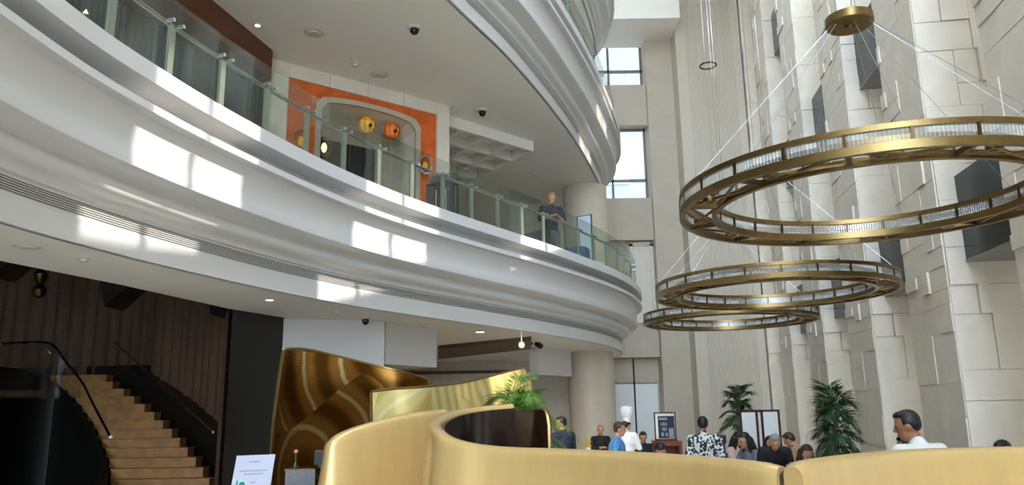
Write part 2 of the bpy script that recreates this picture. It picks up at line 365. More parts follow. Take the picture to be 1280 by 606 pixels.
struct('wall_back', bk, 'stone_grey', 'beige end wall with parapet bands and tall window openings', 'wall', smooth=False)
struct('trim_beam', MB().box(2.5, 5.9, 24.2, 26.4, ony(820, 28, 24.5).z, 18), 'soffit', 'grey ceiling beam above the far windows', 'beam')
def end_window(i, za, zb, xr, label):
    o = thing('window_%d' % i, label, 'window', (0, YW, za)); o['kind'] = 'structure'
    f = MB(); f.box(-1, xr, YW+.1, YW+.18, za, za+.08); f.box(-1, xr, YW+.1, YW+.18, zb-.08, zb)
    f.box(xr-.08, xr, YW+.1, YW+.18, za, zb)
    zm = za+(zb-za)*.28; f.box(-1, xr, YW+.1, YW+.18, zm-.05, zm+.05)
    for x in (xr-1.25, xr-2.5): f.box(x-.04, x+.04, YW+.1, YW+.18, za, zb)
    f.build('window_frame', 'window_frame', o, smooth=False)
    MB().box(-1, xr, YW+.13, YW+.15, za, zb).build('pane', 'glass', o, smooth=False)
end_window(21, zB, zA, XP, 'upper end window with bright daylight behind grey mullions')
end_window(22, zD, zC, XP2, 'lower end window with bright daylight just above the parapet')
# frosted doors at lobby level and door on mezzanine level
dr = thing('door_1', 'pale frosted double door with dark centre seam at the far end', 'door', (3.9, YW, 0)); dr['kind'] = 'structure'
xa, xm, xb = ony(769, 500, YW).x, ony(794, 500, YW).x, ony(823, 500, YW).x; zd = ony(795, 480, YW).z; zt = ony(795, 448, YW).z
MB().box(xa, xm-.03, YW+.02, YW+.09, 0, zd).build('door_leaf', 'frost', dr, smooth=False); MB().box(xm+.03, xb, YW+.02, YW+.09, 0, zd).build('door_leaf', 'frost', dr, smooth=False)
MB().box(xm-.03, xm+.03, YW+.03, YW+.095, 0, zt).build('seam', 'black', dr, smooth=False)
tp = MB(); tp.box(xa, xm-.03, YW+.03, YW+.095, zd+.05, zt); tp.box(xm+.03, xb, YW+.03, YW+.095, zd+.05, zt); tp.build('transom_panel', 'stone_grey', dr, smooth=False)
dr = thing('door_2', 'beige panelled door at the end of the mezzanine', 'door', (4.0, YW, zat(400))); dr['kind'] = 'structure'
xa, xb = ony(792, 340, YW).x, ony(813, 340, YW).x
MB().box(xa, xb, YW-.06, YW-.01, zat(404), zat(308)).build('door_leaf', 'stone', dr, smooth=False)
f = MB(); f.box(xa-.12, xa, YW-.1, YW, zat(404), zat(305)); f.box(xb, xb+.12, YW-.1, YW, zat(404), zat(305)); f.box(xa-.12, xb+.12, YW-.1, YW, zat(308), zat(303)); f.build('door_frame', 'deck', dr, smooth=False)
# building outside the end windows
bo = thing('building', 'pale building seen through the end windows', 'building', (2, 40, 0))
MB().box(-8, 14, 40, 46, 0, 16.5).build('facade', 'ext', bo, smooth=False)
for i in range(5):
    for j in range(4): MB().box(-6+i*3.6, -4.4+i*3.6, 39.9, 40, 3+j*3.6, 5+j*3.6).build('window', 'frost', bo, smooth=False)
struct('ground_outside', MB().box(-60, 60, 28.3, 80, -.6, -.4), 'ext', 'street outside the building', 'ground')
struct('terrace_outside', MB().box(-60, 60, -60, -13, -.6, -.2), 'floor', 'terrace behind the viewer', 'ground')
# rear glazing frame behind the viewer (open bays)
rg = MB()
for x in range(-12, 13, 4): rg.box(x-.08, x+.08, -13, -12.8, 0, 18)
for z in (3.5, 8, 13): rg.box(-12, 12, -13, -12.8, z-.08, z+.08)
struct('window_30', rg, 'window_frame', 'tall mullioned glazing behind the viewer', 'window', smooth=False)
# ------------------------------------------------------------------ column
cc = V((1.98, 20.0)); 
struct('column', MB().lathe([(.0, 0), (.62, 0), (.62, .12), (.585, .16), (.585, 3.38)], (cc.x, cc.y, 0), 40), 'column', 'round beige stone column in the lobby under the mezzanine', 'column')
struct('column.001', MB().lathe([(.62, 4.7), (.585, 4.8), (.585, 7.78)], (cc.x, cc.y, 0), 40), 'column', 'round beige stone column standing on the mezzanine', 'column')
# ------------------------------------------------------------------ balustrades
def balustrade(path, z, y0, step, label, seg=.84, ins=.13, tall=.6, ymax=99):
    t = thing('glass_balustrade', label, 'balustrade', (0, 0, z))
    pts = [V((p.x-n.x*ins, p.y-n.y*ins)) for p, n in path]
    acc = 0; st = []; nxt = 0; started = False
    for i in range(len(pts)-1):
        if pts[i].y < y0 and not started: continue
        if pts[i].y > ymax: break
        started = True
        d = (pts[i+1]-pts[i]).length
        while nxt <= acc+d:
            q = pts[i].lerp(pts[i+1], (nxt-acc)/d); n = path[i][1]; st.append((q, n)); nxt += step
        acc += d
    for i in range(len(st)-1):
        a, na = st[i]; b, nb = st[i+1]; d = (b-a).normalized()*.006; k = V((na.x, na.y))
        MB().prism([a+d, b-d, b-d-k*.014, a+d-k*.014], z+.0, z+seg).build('glass_panel', 'glass', t, smooth=False)
    for a, n in st:
        tt = V((-n.y, n.x)); c = a-n*.05
        MB().prism([c-tt*.04, c+tt*.04, c+tt*.04-n*.03, c-tt*.04-n*.03], z, z+tall).build('post', 'post', t, smooth=False)
        for s in (-1, 1):
            q = a+tt*.07*s; MB().tube([(q.x+n.x*.012, q.y+n.y*.012, z+tall+.03), (q.x-n.x*.1, q.y-n.y*.1, z+tall+.03)], .02, 8).build('clamp', 'chrome', t)
    MB().tube([(a.x-n.x*.1, a.y-n.y*.1, z+tall+.03) for a, n in st], .024, 8).build('handrail', 'chrome', t)
    sh = MB(); sh.sweep([(V((a.x, a.y)), n) for a, n in st], lambda i: [(-.03, z-.01), (-.03, z+.03), (.05, z+.03), (.05, z-.01)], close=True); sh.build('base_channel', 'chrome', t)
    return t
balustrade(path1, 4.95, 4.2, .765, 'clear glass balustrade with steel posts along the mezzanine edge')
balustrade(path2, 9.35, 8.5, 1.2, 'greenish glass balustrade along the upper balcony at the top edge')
# ------------------------------------------------------------------ mezzanine: mural wall with arch
ZD = 4.7; ZC = TOP2-1.575
W0 = onz(340, 75, ZC); W1 = onz(560, 133, ZC); WE = V((W1.x-W0.x, W1.y-W0.y, 0)); WL = WE.length; WE.normalize(); WN = V((WE.y, -WE.x, 0))
def sz(u, v):
    p = onplane(u, v, W0, WN); return (V((p.x-W0.x, p.y-W0.y, 0)).dot(WE), p.z)
def wp(s, d, z=0): p = V((W0.x, W0.y, 0))+WE*s+WN*d; return V((p.x, p.y, z))
def wslab(mb, s0, s1, d0, d1, z0, z1): return mb.prism([wp(s0, d0), wp(s1, d0), wp(s1, d1), wp(s0, d1)], z0, z1)
def wpoly(mb, poly, d0, d1):
    n = len(poly); vs = [wp(s, d0, z) for s, z in poly]+[wp(s, d1, z) for s, z in poly]
    return mb.add(vs, [tuple(range(n)), tuple(range(n, 2*n))[::-1]]+[(i, (i+1) % n, n+(i+1) % n, n+i) for i in range(n)])
so0, zo0 = sz(360, 98); so1, zo1 = sz(545, 143); zor = (zo0+zo1)/2
sa0 = sz(400, 175)[0]; sa1 = sz(519, 190)[0]; apex = sz(441, 131)[1]; spring = sz(516, 160)[1]
arch = []
N = 18
for i in range(N+1):
    a = i/N; arch.append((sa0+(sa1-sa0)*a, spring+(apex-spring)*sqrt(max(0, 1-(2*a-1)**2*.97))*1.0))
arch[0] = (sa0, spring-.05); arch[-1] = (sa1, spring-.05)
JW = .1
mw = MB(); g = .006
wslab(mw, 0, so0, -.1, .05, ZD, ZC); wslab(mw, so1, WL, -.1, .05, ZD, ZC)
nb = 4
for i in range(nb): wslab(mw, so0+(so1-so0)*i/nb+g, so0+(so1-so0)*(i+1)/nb-g, -.1, .05, zor, ZC)
wslab(mw, -.02, .0, -1.6, .05, ZD, ZC); wslab(mw, WL-.15, WL, -5, -.1, ZD, ZC)
mural = struct('wall_mural', mw, 'stone', 'stone framed mezzanine wall around an orange plaster panel', 'wall', smooth=False)
op = [(so0, ZD), (so0, zor), (so1, zor), (so1, ZD), (sa1+JW*.3, ZD)]+[(sa0-JW*.3+(s-sa0)*(sa1-sa0+JW*.6)/(sa1-sa0), z+JW*.3) for s, z in arch[::-1]]+[(sa0-JW*.3, ZD)]
tag(wpoly(MB(), op, -.1, .0).build('plaster_panel', 'orange', mural, org=(0, 0, 0), smooth=False), 'orange plaster panel with an arched opening')
ring = [(s, z) for s, z in arch]; outer = [(sa0-JW+(s-sa0)*(sa1-sa0+2*JW)/(sa1-sa0), z+JW*.9) for s, z in arch]
tr = MB(); wpoly(tr, [(sa0, ZD)]+ring+[(sa1, ZD), (sa1+JW, ZD)]+outer[::-1]+[(sa0-JW, ZD)], -.05, .03)
tr.build('arch_trim', 'stone_grey', mural, org=(0, 0, 0), smooth=False)
rv = MB(); pts = [(sa0, ZD)]+arch+[(sa1, ZD)]
for (a, za), (b, zb) in zip(pts, pts[1:]): rv.add([wp(a, -.02, za), wp(b, -.02, zb), wp(b, -1.0, zb), wp(a, -1.0, za)], [(0, 1, 2, 3)])
rv.build('arch_reveal', 'stone', mural, org=(0, 0, 0))
wslab(MB(), sa0-.3, sa1+.3, -1.06, -1.0, ZD, ZC).build('recess_back', 'stone_grey', mural, org=(0, 0, 0), smooth=False)
# dark doors in the recess
dd = thing('door_3', 'dark double doors with slim red handles inside the orange arch', 'door', wp((sa0+sa1)/2, -.97, ZD)); dd['kind'] = 'structure'
zdr = sz(470, 167)[1]+.05
for a, b in ((sa0+.02, (sa0+sa1)/2-.12), ((sa0+sa1)/2+.0, sa1-.35)):
    lf = wslab(MB(), a, b, -.99, -.93, ZD, zdr).build('door_leaf', 'curtain', dd, smooth=False)
    m = (a+b)/2; h = wslab(MB(), m-.02, m+.02, -.93, -.9, ZD+.75, ZD+1.35); h.v = [(x-dd.location.x, y-dd.location.y, z-dd.location.z) for x, y, z in h.v]
    tag(h.build('door_handle', 'redwood', lf, org=(0, 0, 0), smooth=False), 'slim red pull handle')
def lantern(name, label, u, v, r, m, d=-.35):
    p = onplane(u, v, W0+WN*d, WN); t = thing(name, label, 'lantern', p)
    prof = [(.02, r), (r*.55, r*.92), (r, r*.4), (r*1.02, -.1*r), (r*.8, -.7*r), (r*.35, -r), (.02, -r)]
    MB().lathe(prof, p, 16).build('lantern_body', m, t)
    rb = MB()
    for k in range(8):
        a = 2*pi*k/8; rb.tube([(p.x+rr*1.03*cos(a), p.y+rr*1.03*sin(a), p.z+z) for rr, z in prof], .006, 5)
    rb.build('rib', 'brass_dark', t)
    MB().ell(p+V((0, 0, -r*.2))+WN*r*.85, (r*.35, r*.2, r*.3), 10, 6).build('face_opening', 'black', t)
    MB().tube([p+V((0, 0, r)), (p.x, p.y, ZC if False else apex-.02)], .008, 6).build('hanging_cord', 'brass_dark', t)
lantern('lantern', 'round amber lantern hanging under the arch', 458, 157, .15, 'amber'); lantern('lantern', 'orange lantern hanging right of the amber one', 489, 164, .15, 'orangelan')
def sconce(label, u, v, d, lit, ringm='chrome'):
    p = onplane(u, v, W0+WN*d, WN); t = thing('wall_sconce', label, 'wall lamp', p, 'wall sconces of the mezzanine')
    rg = MB(); n = 20
    rg.tube([p+WE*.13*cos(2*pi*k/n)+V((0, 0, .17*sin(2*pi*k/n)))+WN*.05 for k in range(n+1)], .018, 8, cap=False); rg.build('ring', ringm, t)
    MB().ell(p-V((0, 0, .02))+WN*.04, (.05, .05, .09), 10, 8).build('lamp_glass', 'lamp' if lit else 'amber', t)
    MB().tube([p-WN*d*0+WN*.0, p+WN*.05], .03, 8).build('wall_plate', 'brass_dark', t)
sconce('ringed wall sconce left of the arch on the orange panel', 375, 176, .02, False, 'brass'); sconce('ringed wall sconce right of the arch on the orange panel', 530, 207, .02, False)
sconce('small lit wall lamp inside the arch by the left door', 404, 184, -.6, True, 'brass_dark')
# dark curtained front left of the mural wall with timber bulkhead
A0 = V((-4.15, 12.1)); A1 = V((-6.3, 5.5))
dk = MB(); d = (A1-A0).normalized(); n_ = V((-d.y, d.x)); L_ = (A1-A0).length; N = 70
face = []
for i in range(N*2+1):
    p = A0+d*L_*i/(N*2); face.append((p.x+n_.x*(.03 if i % 2 else 0)*1, p.y+n_.y*(.03 if i % 2 else 0)))
back = [(A1.x-.3, A1.y+.1), (A0.x-.3, A0.y+.1)]
dk.prism(face+back, ZD, 7.3); wd = struct('wall_curtain', dk, 'curtain', 'dark curtained front behind the glass at upper left', 'wall', smooth=False)
for f0, f1 in ((.08, .17), (.26, .36), (.44, .53), (.62, .7)):
    a = A0+d*L_*f0; b = A0+d*L_*f1; k = 14; poly = []
    for i in range(k+1):
        p = a.lerp(b, i/k); o_ = .06 if i % 2 else .1; poly.append((p.x+n_.x*o_, p.y+n_.y*o_))
    poly += [tuple(b+n_*.035), tuple(a+n_*.035)]
    which = {.08: 'first', .26: 'second', .44: 'third', .62: 'fourth'}[f0]
    ct = thing('curtain_panel', 'slate grey curtain panel, %s from the orange wall' % which, 'curtain', (a.x, a.y, ZD), 'slate curtains on the mezzanine')
    MB().prism(poly, ZD, 7.2).build('cloth', 'bluecurtain', ct, smooth=False)
tb = [onz(262, -3, ZC), onz(341, 63, ZC)]
e = (tb[1]-tb[0]); e.z = 0; ext = tb[0]-e*1.6
bulk = MB().prism([(tb[1].x, tb[1].y), (ext.x, ext.y), (ext.x-2.6, ext.y+.8), (A0.x-.3, A0.y+.25)], 7.28, ZC)
struct('trim_bulkhead', bulk, 'timber', 'dark timber bulkhead over the curtained front at upper left', 'bulkhead', smooth=False)
# oil lamp
p = ony(107, 17, 8.2); t = thing('oil_lamp', 'small flickering lamp behind the glass at the upper left corner', 'lamp', (p.x, p.y, 4.7))
MB().lathe([(.0, 4.7), (.16, 4.7), (.14, 4.75), (.04, 4.8), (.03, p.z-.18), (.06, p.z-.12), (.07, p.z-.03), (.0, p.z-.03)], (p.x, p.y, 0), 16).build('stand', 'brass_dark', t)
MB().lathe([(.0, p.z-.03), (.025, p.z-.02), (.03, p.z), (.015, p.z+.03), (.0, p.z+.06)], (p.x, p.y, 0), 12).build('flame', 'lamp', t)
# coffered dropped ceiling grid
zb_ = 7.55
c0 = onz(667, 189, zb_); c1 = onz(560, 157, zb_); c2 = onz(604, 222, zb_)
ea = V((c1.x-c0.x, c1.y-c0.y, 0)); eb = V((c2.x-c0.x, c2.y-c0.y, 0)); la = ea.length*1.7; lb = eb.length*2.2; ea.normalize(); eb.normalize()
cg = MB(); w = .09; na_, nb_ = 6, 6; zt_ = ZC
for i in range(na_+1): a = V((c0.x, c0.y, 0))+ea*(la-w)*i/na_; cg.frame_box((a.x+eb.x*w*.98, a.y+eb.y*w*.98, zb_+.006), ea*w, eb*(lb-w*1.96), V((0, 0, zt_-zb_-.006)))
for j in range(nb_+1): a = V((c0.x, c0.y, 0))+eb*(lb-w)*j/nb_; cg.frame_box((a.x, a.y, zb_), ea*la, eb*w, V((0, 0, zt_-zb_)))
struct('ceiling_coffer', cg, 'soffit', 'coffered ceiling grid right of the orange wall', 'ceiling', smooth=False)
struct('wall_mezzanine_back', MB().box(-12, 1.0, 24.2, 24.6, ZD, ZC), 'deck', 'brownish back wall deep inside the mezzanine', 'wall')
struct('wall_upper_back', MB().box(-9, -8.6, -13, 27, TOP2, TOP3-1.6), 'stone_grey', 'back wall of the upper balcony', 'wall')
# ------------------------------------------------------------------ small ceiling fixtures
def fixture(kind, label, u, v, z, r, depth, m, group=None):
    p = onz(u, v, z); t = thing(kind, label, kind.replace('_', ' '), (p.x, p.y, z), group)
    MB().lathe([(0, z-depth*.3), (r, z-depth*.3), (r*1.25, z-depth*.15), (r*1.3, z), (0, z)], (p.x, p.y, 0), 20).build('trim_ring', 'detector', t)
    if kind == 'security_camera':
        MB().ell((p.x, p.y, z-depth*.45), (r*.8, r*.8, depth*.6), 12, 8).build('dome', 'black_gloss', t)
    elif kind == 'downlight': MB().lathe([(0, z-depth*.42), (r*.8, z-depth*.36), (r*.8, z-depth*.3), (0, z-depth*.3)], (p.x, p.y, 0), 16).build('lens', m, t)
    else: MB().lathe([(0, z-depth), (r*.7, z-depth*.9), (r*.8, z-depth*.3), (0, z-depth*.3)], (p.x, p.y, 0), 16).build('cover', m, t)
zu = ZC; zl = 3.375
fixture('speaker_grille', 'oval ceiling speaker left of centre on the mezzanine ceiling', 393, 41, zu, .13, .03, 'detector'); fixture('speaker_grille', 'oval ceiling speaker just above the orange wall', 474, 93, zu, .13, .03, 'detector')
fixture('smoke_detector', 'tiny white detector between the two ceiling speakers', 444, 79, zu, .06, .07, 'white'); fixture('security_camera', 'dome camera in the middle of the mezzanine ceiling', 518, 34, zu, .09, .12, 'black')
fixture('security_camera', 'small black camera above the coffered ceiling grid', 603, 137, zu, .09, .14, 'black'); fixture('downlight', 'lit downlight beside the timber bulkhead', 322, 31, zu, .05, .05, 'downlight')
fixture('smoke_detector', 'little detector on the mezzanine ceiling near the column', 668, 216, zu, .06, .06, 'white'); fixture('smoke_detector', 'little detector right of the coffered grid', 640, 198, zu, .05, .06, 'white')
fixture('ceiling_disc', 'round ceiling disc on the soffit at the left edge', 34, 308, zl, .09, .02, 'detector'); fixture('smoke_detector', 'small detector on the left soffit right of the disc', 105, 323, zl, .05, .03, 'white')
fixture('downlight', 'lit downlight on the soffit above the black wall', 337, 374, zl, .06, .04, 'downlight'); fixture('downlight', 'lit downlight on the soffit above the pale brass sheet', 600, 414, zl, .1, .05, 'downlight')
fixture('security_camera', 'black dome camera on the soffit over the white wall', 457, 396, zl, .07, .12, 'black')
fixture('smoke_detector', 'detector disc on the soffit right of the dome camera', 420, 389, zl, .06, .03, 'white'); fixture('smoke_detector', 'detector disc on the soffit above the white bulkhead', 530, 405, zl, .07, .03, 'white')
p = onz(660, 428, zl); t = thing('track_spotlight', 'black twin spotlight on the soffit beside the small white bulkhead', 'spotlight', (p.x, p.y, zl))
MB().box(p.x-.35, p.x+.1, p.y-.05, p.y+.05, zl-.05, zl).build('track', 'black', t); MB().tube([(p.x+.18, p.y, zl-.02), (p.x+.28, p.y-.1, zl-.1)], .06, 10).build('lamp_head', 'black', t)
p = onz(652, 431, zl-.25); t = thing('ceiling_sensor', 'pale diamond shaped hanging sensor under the lobby soffit', 'sensor', (p.x, p.y, zl-.25))
MB().ell((p.x, p.y, zl-.25), (.06, .06, .07), 4, 4).build('sensor_body', 'detector', t); MB().tube([(p.x, p.y, zl-.2), (p.x, p.y, zl)], .012, 6).build('stem', 'detector', t)
# ------------------------------------------------------------------ under the mezzanine
def seg(a, b): return V(a[:2]), V(b[:2])
kA = onz(291, 386, 3.38); kB = onz(356, 398, 3.38); kB = V((kB.x, kB.y)); kA = V((kA.x, kA.y)); 
kd = (kB-kA).normalized(); kn = V((-kd.y, kd.x))
kB = kA+kd*(((ray(357, 450).x/ray(357, 450).y)*kA.y-kA.x)/(kd.x-(ray(357, 450).x/ray(357, 450).y)*kd.y))
struct('wall_black', MB().prism([kA, kB, kB+kn*.35, kA*1.04], 0, 3.38), 'black', 'black painted wall end between the staircase and the brass sheet', 'wall')
wA = kB-kd*.1+kn*-.0; wB = onz(481, 401, 3.38); wB = V((wB.x, wB.y))
struct('wall_white', MB().wallbox(wA, wB, .2, 0, 3.38), 'white', 'white wall behind the tall dark brass sheet', 'wall')
bA = onz(482, 402, 3.38); bB = onz(546, 411, 3.38); zbk = ony(515, 457, (bA.y+bB.y)/2).z
struct('trim_bulkhead.001', MB().wallbox(bA, bB, 1.0, zbk, 3.38), 'white', 'white ceiling bulkhead in front of the lobby recess', 'bulkhead')
cA = onz(673, 433, 3.38); cB = onz(714, 438, 3.38); zck = ony(693, 469, 18.5).z
struct('trim_bulkhead.002', MB().wallbox(cA, cB, .25, zck, 3.38), 'white', 'small white ceiling bulkhead left of the column', 'bulkhead')
def beam(uv, z, th, label):
    ps = [onz(u, v, z) for u, v in uv]; return struct('trim_beam.001', MB().prism([(p.x, p.y) for p in ps], z, 3.38), 'timber', label, 'beam', smooth=False)
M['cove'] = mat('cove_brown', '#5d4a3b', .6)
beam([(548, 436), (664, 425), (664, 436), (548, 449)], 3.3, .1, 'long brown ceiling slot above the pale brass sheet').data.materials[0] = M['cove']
struct('wall_lobby_back', MB().box(-12, 3.0, 23.2, 23.5, 0, 3.38), 'deck', 'brown back wall under the mezzanine', 'wall')
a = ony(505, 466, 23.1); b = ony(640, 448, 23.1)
lb_ = MB().frame_box((a.x, 23.08, ony(505, 468, 23.1).z), V((b.x-a.x, 0, 0)), V((0, .1, 0)), V((0, 0, .09))); struct('trim_1_line', lb_, 'cove', 'thin dark slot line on the lobby back wall', 'trim')
# dark stair hall
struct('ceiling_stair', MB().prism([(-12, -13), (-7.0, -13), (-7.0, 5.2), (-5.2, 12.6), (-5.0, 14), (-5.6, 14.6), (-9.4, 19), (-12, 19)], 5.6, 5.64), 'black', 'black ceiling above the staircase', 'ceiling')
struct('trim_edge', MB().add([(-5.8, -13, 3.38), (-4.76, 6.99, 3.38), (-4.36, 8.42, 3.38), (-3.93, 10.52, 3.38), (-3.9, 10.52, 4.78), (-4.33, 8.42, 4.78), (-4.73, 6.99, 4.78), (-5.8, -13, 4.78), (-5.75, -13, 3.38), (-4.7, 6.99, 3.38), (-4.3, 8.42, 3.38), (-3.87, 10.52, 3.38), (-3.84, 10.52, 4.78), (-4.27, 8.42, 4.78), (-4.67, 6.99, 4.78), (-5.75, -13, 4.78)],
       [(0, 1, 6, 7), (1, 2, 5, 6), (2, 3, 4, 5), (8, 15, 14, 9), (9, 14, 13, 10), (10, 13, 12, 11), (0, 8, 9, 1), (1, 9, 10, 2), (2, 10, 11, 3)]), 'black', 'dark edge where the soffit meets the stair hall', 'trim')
# steps
N0, N1 = -5, 12
def s_y(k): return 13.1+.25*k
def s_z(k): return .93+.155*k
RU = {12: (133, 470), 11: (141, 478), 10: (155, 487), 9: (168, 497), 8: (181, 506), 7: (193, 517), 6: (204, 527), 5: (215, 537), 4: (225, 548), 3: (235, 559), 2: (245, 571), 1: (254, 583), 0: (262, 594)}
LU = {12: 60, 11: 70, 10: 82, 9: 91, 8: 99, 7: 106, 6: 113, 5: 119, 4: 124, 3: 129, 2: 133, 1: 135, 0: 135}
def s_x(k, tab, v=None):
    if k < 0: a = s_x(0, tab); b = s_x(1, tab); return a+(a-b)*k*-1*.9 if tab is RU else ony(135, 600, s_y(k)).x+.06
    u = tab[k][0] if tab is RU else tab[k]; return ony(u, RU[k][1], s_y(k)).x
stt = thing('staircase', 'curved marble staircase climbing away in the dark hall', 'staircase', (s_x(0, RU), s_y(0), 0))
for k in range(N0, N1+1):
    z = s_z(k)
    if z <= .02: continue
    xl, xr = s_x(k, LU)+.06, s_x(k, RU); zb2 = 0
    mb = MB(); mb.box(xl, xr, s_y(k), s_y(k)+.27, max(0, z-.16), z-.03); mb.box(xl, xr+.01, s_y(k)-.025, s_y(k)+.27, z-.03, z)
    mb.build('step', 'stair', stt, smooth=False)
blk = []
for k in range(N0, N1+1): blk.append((s_x(k, RU), s_y(k), s_z(k)))
st2 = MB()
for k in range(N0, N1):
    z = max(.05, s_z(k)-.15); st2.box(s_x(k, LU)+.06, s_x(k, RU)-.02, s_y(k)+.02, s_y(k+1)+.01, 0, z)
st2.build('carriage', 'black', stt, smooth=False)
# black dado right of the steps, drape wall above it
dp = [(x+.42, y+.05) for x, y, z in blk]; dp = dp+[(dp[-1][0]-.05, dp[-1][1]+.45), (dp[-1][0]-1.5, dp[-1][1]+.9), (dp[-1][0]-5, dp[-1][1]+1.0)]
dz = [z+.18 for x, y, z in blk]; dz = dz+[dz[-1]+.05]*3
mb = MB()
for i in range(len(dp)-1):
    (xa, ya), (xb, yb) = dp[i], dp[i+1]
    mb.add([(xa, ya, 0), (xb, yb, 0), (xb, yb, dz[i+1]), (xa, ya, dz[i]), (xa+.25, ya+.15, 0), (xb+.25, yb+.15, 0), (xb+.25, yb+.15, dz[i+1]), (xa+.25, ya+.15, dz[i])], [(0, 1, 2, 3), (4, 7, 6, 5), (3, 2, 6, 7)])
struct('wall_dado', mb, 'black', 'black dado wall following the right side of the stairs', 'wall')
dp2 = spline([(p[0]+.3, p[1]+.2) for p in dp[::2]]+[(dp[-1][0]-2, dp[-1][1]-.5), (dp[-1][0]-4, dp[-1][1]-3), (dp[-1][0]-4.5, dp[-1][1]-7)], .045)
dp2 = [V((-4.05, 10.9)), V((-4.15, 11.1))]+[p for p in dp2]
fl = with_normals(dp2); amp = lambda i: -.10*abs(sin(i*.5))+.015*sin(i*.37)
mb = MB(); mb.sweep([(V((p.x+n.x*amp(i), p.y+n.y*amp(i))), n) for i, (p, n) in enumerate(fl)], lambda i: [(0, 0), (0, 5.59)], cap=False)
struct('wall_stair', mb, 'slat', 'dark brown pleated wall curving behind the staircase', 'wall')
# solid black balustrade, left
bp = [(ony(LU[k], RU[k][1]+2, s_y(k)-.05)) for k in range(0, 12)]
tops = [V((ony(135, 612, 11.6).x, 11.6, bp[0].z-.2))]+bp+[ony(40, 466, 15.4), ony(0, 458, 14.2), ony(-80, 455, 12.5)]
bb = spline([tuple(p) for p in tops], .15)
mb = MB(); k = len(bb)
mb.add([(p.x, p.y, 0) for p in bb]+[tuple(p) for p in bb]+[(p.x-.1, p.y+.03, p.z) for p in bb]+[(p.x-.1, p.y+.03, 0) for p in bb],
       [(i, i+1, k+i+1, k+i) for i in range(k-1)]+[(k+i, k+i+1, 2*k+i+1, 2*k+i) for i in range(k-1)]+[(2*k+i, 2*k+i+1, 3*k+i+1, 3*k+i) for i in range(k-1)])
t = thing('stair_balustrade', 'solid black curved balustrade on the left of the staircase', 'balustrade', (bb[0].x, bb[0].y, 0)); mb.build('parapet', 'black', t)
hr = [ony(0, 430, 13.2), ony(30, 428, 14), ony(64, 430, 14.8), ony(82, 452, 15), ony(102, 477, 14.9), ony(115, 502, 14.3), ony(127, 525, 13.9), ony(138, 546, 13.5)]
MB().tube(spline([tuple(p) for p in hr], .1), .022, 8).build('handrail', 'black_gloss', t)
MB().tube([hr[-1], hr[-1]+V((.03, -.05, 0))], .03, 8).build('rail_cap', 'chrome', t); MB().tube([hr[0], hr[1], hr[2]], .014, 6).build('steel_rail', 'chrome', t)
gl = MB(); q = spline([tuple(p) for p in hr[:5]], .2); bz = lambda p: s_z(10)-.02
gl.add([(p.x, p.y, p.z) for p in q]+[(p.x, p.y, min(p.z-.05, 2.3)) for p in q], [(i, i+1, len(q)+i+1, len(q)+i) for i in range(len(q)-1)])
gl.build('glass_screen', 'glass', t)
r2 = [ony(u, v, y) for u, v, y in ((143, 428, 15.7), (160, 443, 15.3), (180, 461, 14.8), (205, 484, 14.2), (235, 511, 13.5), (267, 540, 12.7))]
t = thing('wall_handrail', 'thin steel handrail along the pleated stair wall', 'handrail', r2[-1]); MB().tube(spline([tuple(p) for p in r2], .1), .018, 8).build('rail', 'chrome', t); MB().ell(r2[-1], .035, 10, 6).build('end_cap', 'chrome', t)
for lab, uv, s in (('black wedge loudspeaker hung left of centre under the soffit edge', (148, 366), .3), ('small black speaker hung near the black wall', (272, 386), .13), ('black loudspeaker at the left edge under the soffit', (8, 330), .3)):
    p = ony(uv[0], uv[1], 10.8); t = thing('wall_speaker', lab, 'speaker', p)
    MB().add([(p.x-s, p.y, p.z+s*.8), (p.x+s, p.y-.1, p.z+s*.6), (p.x-s*.35, p.y-.15, p.z-s*.7), (p.x-s, p.y+.4, p.z+s*.8), (p.x+s, p.y+.4, p.z+s*.6), (p.x-s*.35, p.y+.4, p.z-s*.7)], [(0, 1, 2), (3, 5, 4), (0, 3, 4, 1), (1, 4, 5, 2), (2, 5, 3, 0)]).build('cabinet', 'black', t, smooth=False)
    MB().tube([(p.x, p.y+.2, p.z+s*.6), (p.x, p.y+.2, 5.6 if p.x < -5 else 4.6)], .02, 6).build('bracket', 'black', t)
p = ony(50, 355, 15.5); t = thing('dark_pendant_lamp', 'dim glass pendant lamp hanging above the staircase', 'lamp', p)
MB().lathe([(0, -.3), (.1, -.25), (.14, -.12), (.06, 0), (.12, .1), (.14, .2), (.05, .32), (.0, .34)], p, 16).build('lamp_glass', 'brass_dark', t); MB().tube([p+V((0, 0, .3)), (p.x, p.y, 5.6)], .012, 6).build('cord', 'black', t)
